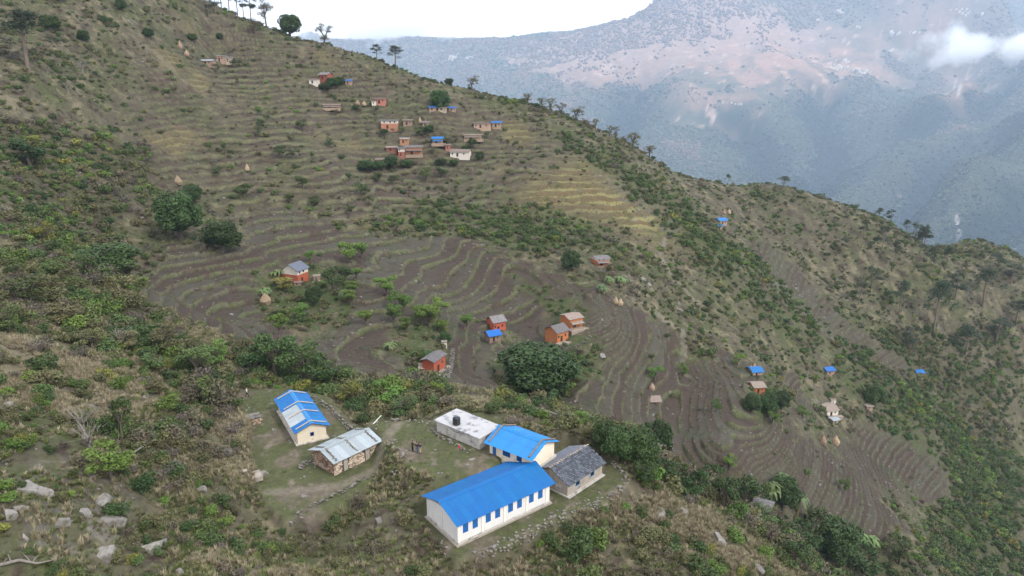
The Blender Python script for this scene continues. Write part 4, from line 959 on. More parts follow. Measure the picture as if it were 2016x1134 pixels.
H('lower blue roofed shed adjoining the far slope house', 'shed', 1418, 452, 12, 6, 3.0, 20, m_clay, m_bluefar, .2, win=0, name='blue_roofed_shed')
H('long orange house with a white top storey and flat roof at the village left end', 'house', 767, 259, 32, 14, 5.0, 4, m_orange, m_roofgrey, .1, m_limew, win=3, split=.66)
H('pale stone house behind the long orange and white house', 'house', 803, 249, 18, 8, 4.0, 8, m_clay, m_roofbrn, .12, win=1)
H('small pale hut between two straw stacks at the top of the village', 'hut', 838, 251, 12, 6, 3.0, 0, m_clay, m_roofgrey, .18, win=0, name='mud_hut')
H('large orange house with a grey roof in the middle of the village', 'house', 815, 307, 33, 14, 5.0, 12, m_orange, m_roofgrey, .14, win=3, porch=True)
H('narrow orange and white house left of the large orange house', 'house', 791, 312, 13, 13, 4.5, 10, m_orange, m_roofgrey, .14, m_limew, win=1, split=.6)
H('flat roofed brick house behind the large orange house', 'house', 796, 288, 17, 8, 4.0, 0, m_orange, m_slab, .1, win=1, flat=True, over=.3)
H('low orange house in front of the dark village trees', 'house', 771, 300, 20, 6, 3.5, 0, m_orange, m_roofbrn, .15, win=1)
H('dark orange house half hidden by the village trees', 'house', 750, 324, 18, 8, 4.0, 6, m_orange, m_roofbrn, .15, win=1)
H('pale house with a blue roof on a stone terrace at the village centre', 'house', 862, 290, 20, 9, 4.0, 6, m_clay, m_bluefar, .2, win=2, yard=1.5, porch=True)
H('broad white house with a sagging grey roof at the right end of the village', 'house', 905, 314, 38, 9, 5.0, -8, m_limew, m_roofbrn, .2, win=2)
H('orange shed by the path right of the blue roofed village house', 'shed', 882, 300, 9, 7, 2.5, 10, m_orange, m_roofbrn, .15, win=0, name='mud_shed')
H('small orange house with a brown flat roof under the dark hilltop tree slope', 'house', 749, 208, 20, 9, 4.0, 2, m_orange, m_roofbrn, .1, win=2)
H('white hut left of the small orange flat roofed house', 'hut', 736, 207, 8, 6, 2.5, 0, m_limew, m_roofgrey, .1, win=0, name='white_hut')
H('long low pale house on the upper terraces', 'house', 653, 217, 32, 6, 4.0, 4, m_clay, m_roofbrn, .1, win=2, porch=True)
H('left one of two blue topped huts under the big dark tree', 'hut', 852, 220, 14, 5, 3.0, 0, m_clay, m_bluefar, .2, win=0, name='blue_roofed_hut')
H('right one of two blue topped huts under the big dark tree', 'hut', 890, 220, 13, 5, 3.0, 0, m_clay, m_bluefar, .2, win=0, name='blue_roofed_hut')
H('dark open shelter between the two blue topped huts', 'shelter', 871, 222, 17, 4, 2.6, 0, m_stone, m_roofbrn, .12, win=0, name='cattle_shelter')
H('low mud house with a flat brown roof right of the village', 'house', 931, 275, 34, 7, 4.0, 2, m_clay, m_roofbrn, .08, win=1, flat=True, yard=1.0, porch=True)
H('long flat roofed mud house near the right ridge', 'house', 950, 258, 34, 8, 4.0, 4, m_clay, m_roofbrn, .08, win=2, flat=True)
H('blue roofed house at the end of the long flat roofed mud house', 'house', 978, 254, 18, 8, 4.0, 0, m_clay, m_bluefar, .18, win=1, name='blue_roofed_house')
H('white walled shed beside the red brick upper house', 'shed', 617, 168, 17, 7, 4.0, -5, m_limew, m_roofbrn, .12, win=0, name='white_shed')
H('red brick house with a grey gable roof on the upper left terraces', 'house', 637, 164, 20, 9, 5.0, -20, material('red_brick_wall', (.26, .085, .06), .9, .1, noise=.2), m_roofgrey, .24, win=2)
H('small blue roofed hut right of the upper bushes', 'hut', 686, 167, 12, 6, 3.0, 0, m_clay, m_bluefar, .18, win=0, name='blue_roofed_hut')
H('pale house with a blue edged roof highest on the left slope', 'house', 407, 127, 22, 7, 4.5, 0, m_clay, m_silver, .14, win=2)
H('square pale house highest on the left slope', 'house', 434, 123, 16, 9, 4.5, 6, m_clay, m_slab, .1, win=2, flat=True)
H('dark fronted flat house at the right of the highest group', 'house', 449, 122, 10, 8, 4.5, 6, m_stone, m_slab, .1, win=1, flat=True)
H('thatched mud hut with a low roof among the lower terraces', 'hut', 1291, 795, 17, 5, 3.2, 5, m_clay, m_roofbrn, .3, win=0, name='mud_hut')
H('blue and silver roof half buried in trees below the school spur', 'house', 1343, 985, 26, 8, 3.6, -35, m_orange, m_bluefar, .16, win=0, atY=150, name='blue_roofed_house')
H('grey slate roofed house half hidden beyond the grassy spur', 'house', 1490, 1045, 40, 9, 4.5, -30, m_greyp, m_roofgrey, .2, win=1, atY=148)
H('small pale store right of the bushy tree above the white house', 'shed', 1712, 808, 12, 5, 2.5, 5, m_clay, m_roofbrn, .1, win=0, flat=True, name='stone_store')
# ------------------------------------------------------------------ straw stacks
def haystack(px, py, wpx, hpx, label):
    p = hit(px, py); s = scale_at(p); r = wpx * s / 2; h = hpx * s / .93
    root = thing('haystack', (p[0], p[1], p[2] - .1), random.uniform(0, 3), label, 'haystack', 'straw stacks on the terraces'); m = MB()
    prof = [(.70, 0), (.9, .12), (1.0, .32), (.92, .45), (.62, .66), (.30, .86), (.06, 1.0)]
    V = []; n = 16
    for i, (a, b) in enumerate(prof):
        for k in range(n):
            f = random.uniform(.86, 1.12); V.append((r * a * f * math.cos(6.2832 * k / n), r * a * f * math.sin(6.2832 * k / n), h * b + random.uniform(-.04, .04) * h))
    F = [(i * n + k, i * n + (k + 1) % n, (i + 1) * n + (k + 1) % n, (i + 1) * n + k) for i in range(len(prof) - 1) for k in range(n)] + [tuple(range((len(prof) - 1) * n, len(prof) * n))]
    m.add(V, F); m.build('straw', m_thatch, root)
    m = MB(); m.cyl((0, 0, -.5), (0, 0, h * 1.12), .07, .04, 6); m.build('centre_pole', m_wood, root)
for a in [(355, 96, 9, 15, 'upper straw stack of the highest pair on the left slope'), (368, 111, 10, 12, 'lower straw stack of the highest pair on the left slope'), (351, 363, 15, 17, 'straw stack above the two big dark trees'),
          (487, 336, 9, 13, 'lone slim straw stack on the left terraces'), (523, 598, 22, 21, 'broad straw stack with a flat skirt beside the orange and white house'), (1212, 598, 10, 15, 'left straw stack of the pair on the bare right terrace'),
          (1221, 601, 12, 14, 'right straw stack of the pair on the bare right terrace'), (1283, 768, 12, 15, 'straw stack just above the thatched mud hut'), (1619, 874, 15, 18, 'left straw stack below the white house'), (1644, 875, 16, 19, 'right straw stack below the white house'),
          (827, 243, 7, 12, 'left slim straw stack at the top of the village'), (838, 245, 6, 9, 'right slim straw stack at the top of the village'), (704, 207, 10, 9, 'left straw stack west of the small orange flat roofed house'), (717, 208, 10, 9, 'right straw stack west of the small orange flat roofed house'),
          (1425, 422, 9, 9, 'left straw stack on the far slope'), (1435, 421, 8, 9, 'right straw stack on the far slope'), (1478, 724, 7, 6, 'low straw stack behind the blue roofed hut on posts'), (1485, 722, 6, 8, 'pointed straw stack behind the blue roofed hut on posts')]: haystack(*a)
# ------------------------------------------------------------------ plants
def leaf_cloud(blobs, n, size, seed, flat=.5, shell=.55, up=.25, rj=.12):
    """many small folded leaves through the volume of a few overlapping lobes"""
    g = np.random.default_rng(seed); B = np.array(blobs, float)          # x y z rx ry rz
    vol = B[:, 3] * B[:, 4] * B[:, 5]; k = g.choice(len(B), n, p=vol / vol.sum())
    d = g.normal(size=(n, 3)); d /= np.linalg.norm(d, axis=1)[:, None]
    r = shell + (1 - shell) * g.random(n) ** .6; r *= g.uniform(1 - rj, 1 + rj, n)
    c = B[k, :3] + d * r[:, None] * B[k, 3:6]
    nrm = d * .7 + g.normal(size=(n, 3)) * .55 + np.array((0, 0, up)); nrm /= np.linalg.norm(nrm, axis=1)[:, None]
    t = np.cross(nrm, g.normal(size=(n, 3))); t /= np.linalg.norm(t, axis=1)[:, None]; b = np.cross(nrm, t)
    s = size * g.uniform(.6, 1.35, n)[:, None]
    V = np.stack([c - t * s, c - b * s * flat + nrm * s * .15, c + t * s, c + b * s * flat + nrm * s * .15], 1).reshape(-1, 3)
    F = np.arange(n * 4).reshape(n, 4)
    return V, F
def mat_leaf(name, c, tint=.3, noise=.45, nscale=.9): return material(name, c, .6, .25, noise=noise, nscale=nscale, tint=tint)
ml = {
 'dark': mat_leaf('dark_leaves', (.036, .070, .020), .25), 'mid': mat_leaf('green_leaves', (.060, .092, .027), .3), 'bright': mat_leaf('bright_leaves', (.082, .142, .026), .25),
 'yellow': mat_leaf('yellow_green_leaves', (.145, .15, .032), .25), 'olive': mat_leaf('olive_leaves', (.098, .100, .042), .3), 'brown': mat_leaf('dry_brown_leaves', (.105, .095, .06), .3),
 'grey': mat_leaf('grey_twigs', (.105, .088, .072), .25), 'pine': mat_leaf('pine_needles', (.036, .052, .026), .2), 'straw': mat_leaf('straw_grass', (.25, .222, .14), .3), 'grass': mat_leaf('green_grass', (.095, .12, .036), .3)}
m_bark = material('bark', (.10, .082, .068), .95, .1, noise=.35, nscale=3); m_barkpale = material('pale_bark', (.17, .155, .135), .9, .1, noise=.3, nscale=3); m_barkpine = material('pine_bark', (.15, .115, .095), .95, .1, noise=.3, nscale=2)
def rblobs(n, R_, H_, seed, base=.2, small=(.35, .6)):
    r = random.Random(seed); o = [(0, 0, H_ * .5, R_ * .6, R_ * .6, H_ * .42)]
    for k in range(n):
        a = r.uniform(0, 6.3); q = R_ * r.uniform(.35, .75); s = R_ * r.uniform(*small)
        o.append((math.cos(a) * q, math.sin(a) * q, H_ * r.uniform(base + .1, .8), s, s, s * r.uniform(.6, .9)))
    return o
def twig_tubes(mb, n, R_, H_, seed, rad=.03, m=0):
    r = random.Random(seed)
    for k in range(n):
        a = r.uniform(0, 6.3); f = r.uniform(.4, 1); p = Vector((math.cos(a) * R_ * f, math.sin(a) * R_ * f, H_ * r.uniform(.6, 1.05))); q = p * .5 + Vector((r.uniform(-.1, .1), r.uniform(-.1, .1), .05)) * R_
        mb.tube([(0, 0, -.2), q, p], [rad * 1.4, rad, rad * .4], 3, m)
        for j in range(2): e = q + (p - q) * r.uniform(.2, .7); mb.tube([e, e + Vector((r.uniform(-.4, .4) * R_, r.uniform(-.4, .4) * R_, r.uniform(.1, .35) * H_))], [rad * .6, rad * .2], 3, m)
def shrub_mesh(name, kind, n, size, seed, twigs=4, bark=None, blobs=6, R_=1.0, H_=1.3, flat=.5):
    V, F = leaf_cloud(rblobs(blobs, R_, H_, seed), n, size, seed, flat)
    m = MB(); twig_tubes(m, twigs, R_ * .8, H_ * .9, seed, .025)
    nv = len(m.V); VV = np.concatenate([np.array(m.V), V]); FF = list(m.F) + [tuple(f) for f in (F + nv)]
    return mesh_from(name, VV, FF, [bark or m_bark, ml[kind]], False, None, [0] * len(m.F) + [1] * len(F))
KINDS = ['dark', 'mid', 'bright', 'yellow', 'olive', 'brown', 'grey']
NEARS = {}; FARS = {}
for i, k in enumerate(KINDS):
    tw = 22 if k == 'grey' else (10 if k in ('brown', 'olive') else 5)
    nl = 170 if k == 'grey' else (420 if k == 'brown' else 620)
    NEARS[k] = [shrub_mesh('shrub_' + k, k, nl, .115, 100 + i * 10 + v, tw, m_barkpale if k == 'grey' else None, 5 + v, 1.0, 1.25 + .2 * v) for v in range(3)]
    FARS[k] = [shrub_mesh('bush_' + k, k, 110 if k == 'grey' else 230, .165, 200 + i * 10 + v, 6 if k == 'grey' else 2, m_barkpale if k == 'grey' else None, 5, 1.0, 1.2) for v in range(2)]
# ---- scatter helper: one object whose geometry nodes set the prototypes on its points
def scatter(name, label, protos, P, sc, rz, ix, parent=None):
    me = bpy.data.meshes.new(name); me.vertices.add(len(P)); me.vertices.foreach_set('co', np.asarray(P, np.float32).ravel())
    for nm, dt, arr in (('sc', 'FLOAT', sc), ('rz', 'FLOAT', rz), ('ix', 'INT', ix)):
        a = me.attributes.new(nm, dt, 'POINT'); a.data.foreach_set('value', np.asarray(arr, np.float32 if dt == 'FLOAT' else np.int32))
    o = link(name, me, kind='stuff', label=label)
    ng = bpy.data.node_groups.new(name + '_nodes', 'GeometryNodeTree')
    ng.interface.new_socket('Geometry', in_out='INPUT', socket_type='NodeSocketGeometry'); ng.interface.new_socket('Geometry', in_out='OUTPUT', socket_type='NodeSocketGeometry')
    N, L = ng.nodes, ng.links; gi = N.new('NodeGroupInput'); go = N.new('NodeGroupOutput'); jn = N.new('GeometryNodeJoinGeometry')
    def attr(nm, dt): a = N.new('GeometryNodeInputNamedAttribute'); a.data_type = dt; a.inputs[0].default_value = nm; return a.outputs[0]
    asc, arz, aix = attr('sc', 'FLOAT'), attr('rz', 'FLOAT'), attr('ix', 'INT')
    cx = N.new('ShaderNodeCombineXYZ'); L.new(arz, cx.inputs[2]); er = N.new('FunctionNodeEulerToRotation'); L.new(cx.outputs[0], er.inputs[0])
    for j, po in enumerate(protos):
        cmp = N.new('FunctionNodeCompare'); cmp.data_type = 'INT'; cmp.operation = 'EQUAL'; L.new(aix, cmp.inputs[2]); cmp.inputs[3].default_value = j
        oi = N.new('GeometryNodeObjectInfo'); oi.transform_space = 'ORIGINAL'; oi.inputs['Object'].default_value = po
        ip = N.new('GeometryNodeInstanceOnPoints'); L.new(gi.outputs[0], ip.inputs['Points']); L.new(cmp.outputs[0], ip.inputs['Selection']); L.new(oi.outputs['Geometry'], ip.inputs['Instance'])
        L.new(er.outputs[0], ip.inputs['Rotation']); L.new(asc, ip.inputs['Scale']); L.new(ip.outputs[0], jn.inputs[0])
    L.new(jn.outputs[0], go.inputs[0])
    md = o.modifiers.new('scatter', 'NODES'); md.node_group = ng
    return o
TANMAX = np.maximum.accumulate(ZG / Y, axis=0)
def gl(G, x, y): return bil(ug, yg, G, np.clip(x / y, -1.34, 1.34), np.clip(y, 30.1, 598))
def hidden(x, y, ztop): return ztop / y < gl(TANMAX, x, np.maximum(y - 1.0, 31)) - .002
TREE_SPOTS = []
# ---- kinds of tree
def crown_mesh(name, kind, blobs, n, size, seed, flat=.55, shell=.6, rj=.12): V, F = leaf_cloud(blobs, n, size, seed, flat, shell, .25, rj); return mesh_from(name, V, F, [ml[kind]])
def limbs(mb, H_, seed, n=5, r0=.12, spread=.5, fork=.45, m=0, sides=6):
    r = random.Random(seed); top = Vector((r.uniform(-.04, .04), r.uniform(-.04, .04), H_ * fork)); mb.tube([(0, 0, -.08 * H_), top * .5 + Vector((.01, 0, 0)), top], [r0 * 1.25, r0, r0 * .8], sides, m)
    for k in range(n):
        a = 6.28 * k / n + r.uniform(-.4, .4); e = top + Vector((math.cos(a) * spread * r.uniform(.5, 1), math.sin(a) * spread * r.uniform(.5, 1), (H_ - top.z) * r.uniform(.5, .9))); mid = top + (e - top) * .5 + Vector((0, 0, .05))
        mb.tube([top, mid, e], [r0 * .55, r0 * .4, r0 * .12], 5, m)
        for j in range(2): q = mid + (e - mid) * r.uniform(.1, .6); mb.tube([q, q + Vector((r.uniform(-.25, .25), r.uniform(-.25, .25), r.uniform(.08, .25)))], [r0 * .25, r0 * .08], 4, m)
TREES = {}
def reg(kind, v, crown, trunk): TREES.setdefault(kind, []).append((crown, trunk))
# all prototypes are one unit tall
for v in range(3):                    # dense dark domed trees (mango, fig)
    r = random.Random(300 + v); bl = [(0, 0, .52, .36, .36, .34)]
    for k in range(26): a = r.uniform(0, 6.3); e = r.uniform(-.85, 1.2); q = .38; bl.append((math.cos(a) * q * math.cos(e), math.sin(a) * q * math.cos(e), .5 + .36 * math.sin(e), .13, .13, .12))
    m = MB(); limbs(m, 1, 300 + v, 5, .05, .3, .3); reg('dome', v, crown_mesh('crown', 'dark', bl, 9500, .025, 300 + v, .6, .82, .04), m.mesh('trunk', m_bark))
for v in range(3):                    # looser leafy broadleaf
    r = random.Random(330 + v); bl = []
    for k in range(14): a = r.uniform(0, 6.3); q = r.uniform(.05, .34); bl.append((math.cos(a) * q, math.sin(a) * q, r.uniform(.38, .9), r.uniform(.1, .17), r.uniform(.1, .17), r.uniform(.08, .12)))
    m = MB(); limbs(m, 1, 330 + v, 6, .035, .32, .35); tr = m.mesh('trunk', m_bark)
    for kk in ('mid', 'olive', 'bright', 'yellow', 'dark'): reg('leafy_' + kk, v, crown_mesh('crown', kk, bl, 1500, .032, 330 + v), tr)
for v in range(3):                    # lopped fodder trees: separate bright clumps on bare limbs
    r = random.Random(360 + v); m = MB(); limbs(m, .8, 360 + v, 5, .03, .3, .3); bl = []
    for k in range(9): a = 6.28 * k / 9 + r.uniform(-.3, .3); q = r.uniform(.08, .36); bl.append((math.cos(a) * q, math.sin(a) * q, r.uniform(.48, .9), .145, .145, .13))
    reg('lopped', v, crown_mesh('crown', 'bright', bl, 2300, .030, 360 + v, .5, .3), m.mesh('trunk', m_bark))
for v in range(3):                    # tall pines with a high ragged crown
    r = random.Random(390 + v); m = MB(); m.tube([(0, 0, -.06), (.01, 0, .4), (.005, .01, .95)], [.017, .013, .004], 6); bl = []
    for k in range(22):
        z = r.uniform(.42, .97); a = r.uniform(0, 6.3); q = (1.12 - z) * r.uniform(.1, .36) + .02; e = (math.cos(a) * q, math.sin(a) * q, z + .02); m.tube([(0, 0, z - .04), e], [.005, .002], 3); s = r.uniform(.055, .10); bl.append((*e, s, s, s * .8))
    bl.append((0, 0, .96, .06, .06, .06)); reg('pine', v, crown_mesh('crown', 'pine', bl, 1500, .022, 390 + v, .25, .2), m.mesh('trunk', m_barkpine))
for v in range(3):                    # thin ridge trees, sky showing through
    r = random.Random(420 + v); m = MB(); limbs(m, 1, 420 + v, 6, .028, .28, .4); bl = []
    for k in range(17): a = r.uniform(0, 6.3); q = r.uniform(.02, .3); bl.append((math.cos(a) * q * .85, math.sin(a) * q * .85, r.uniform(.32, .97), r.uniform(.06, .13), r.uniform(.06, .13), r.uniform(.06, .11)))
    reg('thin', v, crown_mesh('crown', 'olive', bl, 850, .026, 420 + v, .4, .2), m.mesh('trunk', m_bark))
for v in range(2):                    # leafless pale trees
    r = random.Random(450 + v); m = MB(); limbs(m, 1, 450 + v, 6, .035, .4, .3); m2 = MB()
    for k in range(26): a = r.uniform(0, 6.3); q = r.uniform(.1, .35); z = r.uniform(.5, .85); m2.tube([(math.cos(a) * q, math.sin(a) * q, z), (math.cos(a) * q * 1.5 + r.uniform(-.1, .1), math.sin(a) * q * 1.5, z + r.uniform(.02, .2))], [.008, .003], 3)
    reg('bare', v, m2.mesh('crown', m_barkpale), m.mesh('trunk', m_barkpale))
for v in range(2):                    # banana clumps
    r = random.Random(470 + v); m = MB(); lf = MB()
    for s in range(3):
        bx, by = r.uniform(-.18, .18), r.uniform(-.18, .18); hh = r.uniform(.45, .65); m.tube([(bx, by, -.05), (bx, by, hh)], [.06, .04], 6)
        for k in range(7):
            a = 6.28 * k / 7 + r.uniform(-.3, .3); L = r.uniform(.35, .5); pts = [Vector((bx + math.cos(a) * L * t, by + math.sin(a) * L * t, hh + .45 * t - .62 * t * t)) for t in (0, .35, .7, 1)]; sd = Vector((-math.sin(a), math.cos(a), 0)); wd = [.02, .075, .06, .01]
            V = []; [V.extend([p + sd * w_, p - sd * w_]) for p, w_ in zip(pts, wd)]; lf.add(V, [(0, 1, 3, 2), (2, 3, 5, 4), (4, 5, 7, 6)])
    reg('banana', v, lf.mesh('crown', material('banana_leaf', (.07, .12, .03), .5, .4, noise=.3, nscale=2, tint=.3)), m.mesh('trunk', material('banana_stem', (.16, .14, .06), .8, .2)))
NAMES = {'dome': 'domed_tree', 'lopped': 'fodder_tree', 'pine': 'pine_tree', 'thin': 'ridge_tree', 'bare': 'bare_tree', 'banana': 'banana_clump'}
def tree_at(kind, p, H_, W_, label, group=None, lean=0.0, cat=None):
    v = random.choice(TREES[kind]); root = thing(NAMES.get(kind, 'leafy_tree'), tuple(p), random.uniform(0, 6.28), label, cat or ('banana plant' if kind == 'banana' else 'tree'), group)
    root.rotation_euler = (random.uniform(-.05, .05) + lean, random.uniform(-.05, .05), root.rotation_euler.z)
    nat = {'dome': .95, 'pine': .45, 'thin': .62, 'bare': .8, 'banana': 1.0, 'lopped': .85}.get(kind, .86)
    sx = W_ / nat
    part('trunk', v[1], root, sc=(sx, sx, H_)); part('crown', v[0], root, sc=(sx, sx, H_))
    TREE_SPOTS.append((p[0], p[1], W_ * .4)); return root
def tree(kind, px, py, hpx, wpx, label, group=None):
    p = hit(px, py); s = scale_at(p); e = math.atan2(-p[2], p[1]); Ht = hpx * s / max(.75, math.cos(e)) * .95
    return tree_at(kind, (p[0], p[1], p[2] - .1), Ht, wpx * s, label, group)
T = tree
T('dome', 356, 472, 105, 92, 'largest dark domed tree on the left terraces'); T('dome', 437, 492, 66, 78, 'smaller dark domed tree right of the largest one'); T('dome', 378, 400, 40, 45, 'dark tree peeping over the largest domed tree')
T('dome', 1056, 776, 100, 166, 'huge spreading dark tree filling the hollow below the orange houses'); T('dome', 1105, 735, 45, 60, 'rounded green tree at the right flank of the huge spreading tree')
T('dome', 1122, 532, 42, 43, 'round ball shaped tree left of the flat roofed orange house'); T('dome', 867, 216, 42, 46, 'big dark tree over the two blue topped huts')
for a in [(1215, 905, 70, 75), (1255, 915, 78, 80), (1295, 905, 82, 52), (1190, 885, 60, 60)]: T('dome', *a, 'dark broad tree in the clump beyond the slate roofed building', 'dark trees beyond the slate roofed building')
for a in [(500, 748, 60, 70), (545, 752, 105, 90), (600, 760, 85, 85), (640, 770, 60, 60), (570, 700, 40, 50)]: T('leafy_dark', *a, 'tall dark leafy tree in the gully behind the cream building', 'dark trees in the gully behind the cream building')
for a in [(520, 740, 70, 60), (585, 735, 70, 60), (660, 760, 50, 50)]: T('leafy_mid', *a, 'green leafy tree in the gully behind the cream building', 'green trees in the gully behind the cream building')
T('dome', 1640, 1105, 80, 100, 'large dark domed tree near the bottom right corner'); T('dome', 1540, 1000, 62, 70, 'dark broad tree beside the drooping palms'); T('dome', 1720, 800, 48, 42, 'bushy dark tree right above the white house')
for a in [(1480, 812, 42, 40), (1510, 815, 45, 42), (1538, 805, 38, 36)]: T('dome', *a, 'dark bushy tree below the small orange house', 'dark trees below the small orange house')
T('leafy_bright', 1520, 835, 28, 30, 'bright green bush tree under the dark trees below the small orange house')
T('dome', 845, 714, 26, 42, 'dark round tree between the mud hut and the orange farmhouse'); T('dome', 877, 676, 26, 26, 'small dark tree above the narrow white hut')
for a in [(722, 336, 24, 40), (770, 332, 28, 32), (745, 335, 22, 30), (800, 330, 18, 30)]: T('dome', *a, 'dark dense tree in the row below the village', 'dark trees below the village')
for a in [(868, 326, 16, 24), (893, 326, 14, 20), (945, 315, 20, 18), (918, 300, 16, 20)]: T('dome', *a, 'small dark tree by the broad white house', 'small dark trees by the broad white house')
for a in [(655, 172, 22, 28), (670, 168, 18, 22), (640, 178, 14, 26)]: T('dome', *a, 'dark tree beside the red brick upper house', 'dark trees beside the red brick upper house')
T('leafy_mid', 655, 575, 52, 50, 'leafy tree at the right of the orange and white house'); T('dome', 621, 600, 42, 34, 'dark cone shaped tree below the orange and white house'); T('leafy_dark', 680, 560, 40, 46, 'dark leafy tree behind the banana plants')
T('leafy_yellow', 560, 574, 30, 52, 'yellow green bushy tree left of the orange and white house'); T('lopped', 612, 518, 26, 24, 'lopped tree rising behind the slate gable roof')
lop = [(693, 520, 42, 42), (712, 508, 30, 28), (762, 582, 36, 38), (790, 615, 40, 40), (775, 640, 40, 36), (846, 645, 44, 42), (858, 625, 34, 42), (870, 660, 30, 26), (800, 655, 30, 24), (720, 640, 30, 30), (694, 580, 26, 28), (703, 548, 22, 26), (690, 600, 28, 28), (596, 632, 32, 34), (548, 660, 40, 36), (920, 648, 30, 26), (830, 640, 36, 34)]
for a in lop: T('lopped', a[0], a[1], a[2] * 1.1, a[3] * 1.3, 'lopped fodder tree with round bright green tufts among the terraces', 'lopped trees among the central terraces')
for a in [(1290, 750, 30, 36), (1410, 812, 28, 22), (1435, 925, 30, 30), (1660, 972, 30, 22), (1140, 832, 22, 45), (1580, 820, 20, 26), (1452, 720, 26, 28), (1345, 740, 28, 22)]: T('leafy_bright', *a, 'bright bushy tree alone on the right terraces', 'bush trees on the right terraces')
for a in [(596, 256, 24, 28), (552, 310, 26, 34), (578, 312, 20, 26), (597, 372, 28, 34), (572, 400, 22, 28), (620, 405, 22, 28), (650, 290, 20, 18), (712, 385, 28, 34), (745, 360, 24, 28), (480, 385, 26, 40), (510, 270, 24, 22), (515, 252, 20, 22), (775, 365, 24, 26), (840, 355, 28, 30), (870, 350, 24, 36), (690, 425, 24, 20), (440, 300, 24, 22), (430, 345, 20, 26)]: T('leafy_mid', *a, 'rounded green tree standing on the upper terraces', 'green trees on the upper terraces')
# pines and ridge trees
T('pine', 56, 138, 116, 105, 'tall pine with a bare leaning trunk at the upper left'); T('dome', 100, 60, 34, 40, 'dark tree just right of the tall upper left pine')
for a in [(742, 121, 34, 26), (778, 131, 42, 38)]: T('pine', *a, 'slender pine standing alone on the skyline', 'two slender pines on the skyline')
T('thin', 638, 90, 42, 38, 'crooked open tree on the skyline left of the slender pines'); T('dome', 570, 68, 46, 48, 'round dark tree on the skyline left of the crooked tree'); T('thin', 525, 53, 56, 36, 'tall thin tree on the skyline beside the tall pines'); T('thin', 503, 66, 30, 38, 'low open tree below the tall skyline pines')
for a in [(412, 36, 50, 26), (436, 18, 50, 30), (450, 12, 55, 30), (468, 28, 60, 28), (480, 30, 52, 26), (494, 38, 62, 30), (425, 28, 46, 24), (398, 8, 40, 24)]: T('pine', *a, 'tall dark pine in the row on the upper left skyline', 'pines on the upper left skyline')
for a in [(1040, 206, 25, 24), (1066, 214, 24, 22), (1084, 220, 28, 26), (1106, 230, 28, 26), (1135, 240, 32, 34), (1172, 255, 24, 20), (1200, 268, 22, 18), (1212, 272, 24, 18), (1245, 295, 38, 36), (1278, 310, 26, 30), (1150, 252, 20, 24), (1228, 288, 22, 22)]: T('thin', *a, 'open crowned tree in the line along the middle skyline', 'trees along the middle skyline')
for a in [(757, 264, 12, 16), (790, 262, 14, 16), (845, 262, 18, 24), (825, 268, 16, 20), (853, 300, 12, 16), (775, 318, 14, 18), (930, 285, 14, 20), (960, 268, 12, 16), (740, 218, 12, 16), (660, 226, 12, 16), (700, 216, 10, 14), (880, 282, 14, 18), (425, 134, 10, 16), (460, 128, 12, 16)]: T(random.choice(['leafy_mid', 'dome', 'leafy_olive']), *a, 'small leafy tree in front of the village houses', 'small trees among the village houses')
T('thin', 930, 178, 30, 30, 'lone leaning tree on the skyline above the village'); T('leafy_dark', 833, 163, 13, 13, 'small dark bush tree below the skyline'); T('dome', 884, 166, 14, 20, 'low dark tree on the skyline right of the pines')
T('pine', 1433, 358, 22, 14, 'small dark upright tree on the right saddle'); T('pine', 1543, 368, 22, 30, 'flat topped umbrella shaped tree on the right hilltop')
for a in [(1735, 500, 62, 44), (1700, 470, 42, 40), (1805, 520, 76, 60), (1830, 545, 60, 50), (1760, 520, 50, 40), (1730, 438, 30, 32), (1752, 440, 30, 34), (1785, 452, 30, 30), (1660, 500, 36, 34), (1800, 480, 46, 44), (1820, 478, 44, 40), (1860, 530, 46, 40)]: T('pine', a[0], a[1], a[2], a[3] * .62, 'upright pine on the far right ridge slope', 'pines on the far right ridge')
for a in [(1838, 655, 105, 60), (1770, 620, 70, 44), (1935, 605, 80, 60), (1880, 590, 60, 50), (1960, 545, 50, 50), (1990, 560, 46, 46), (1715, 570, 50, 34), (1690, 600, 50, 30), (1900, 700, 60, 50), (1960, 680, 60, 56), (1790, 690, 54, 44), (2000, 640, 50, 50)]: T('pine', *a, 'tall grey green pine in the scrub at the far right', 'pines in the far right scrub')
# near left slope
T('leafy_yellow', 93, 490, 55, 52, 'yellow topped tree on the dense left slope'); T('dome', 210, 535, 60, 130, 'wide flat dark tree at the edge of the left fields'); T('leafy_mid', 182, 560, 66, 46, 'light green tree below the wide flat dark tree'); T('leafy_dark', 60, 330, 60, 80, 'dark leafy tree high on the left slope'); T('leafy_yellow', 60, 300, 36, 60, 'yellow green tree top high on the left slope')
T('leafy_mid', 240, 870, 95, 52, 'upright green tree with pale trunk on the near left slope'); T('leafy_bright', 222, 945, 78, 84, 'bright rounded tree in front of the pale twisted limbs'); T('leafy_bright', 425, 730, 60, 60, 'bright green tree at the rim of the near left spur')
T('leafy_yellow', 690, 800, 52, 52, 'pale yellow leaved tree beyond the curved stone wall'); T('leafy_bright', 748, 790, 46, 34, 'bright bushy tree left of the flat roofed building'); T('leafy_bright', 862, 788, 40, 28, 'bright small tree behind the flat roofed building'); T('leafy_mid', 800, 822, 40, 66, 'broad green bush tree above the playground bank')
for a in [(330, 700, 60, 60), (300, 735, 40, 60), (385, 745, 70, 80), (130, 640, 50, 70), (60, 600, 60, 80), (20, 660, 60, 70), (180, 690, 46, 60), (250, 690, 40, 60), (410, 800, 60, 50)]: T(random.choice(['leafy_olive', 'leafy_mid']), *a, 'bushy olive tree in the thicket on the near left spur', 'thicket trees on the near left spur')
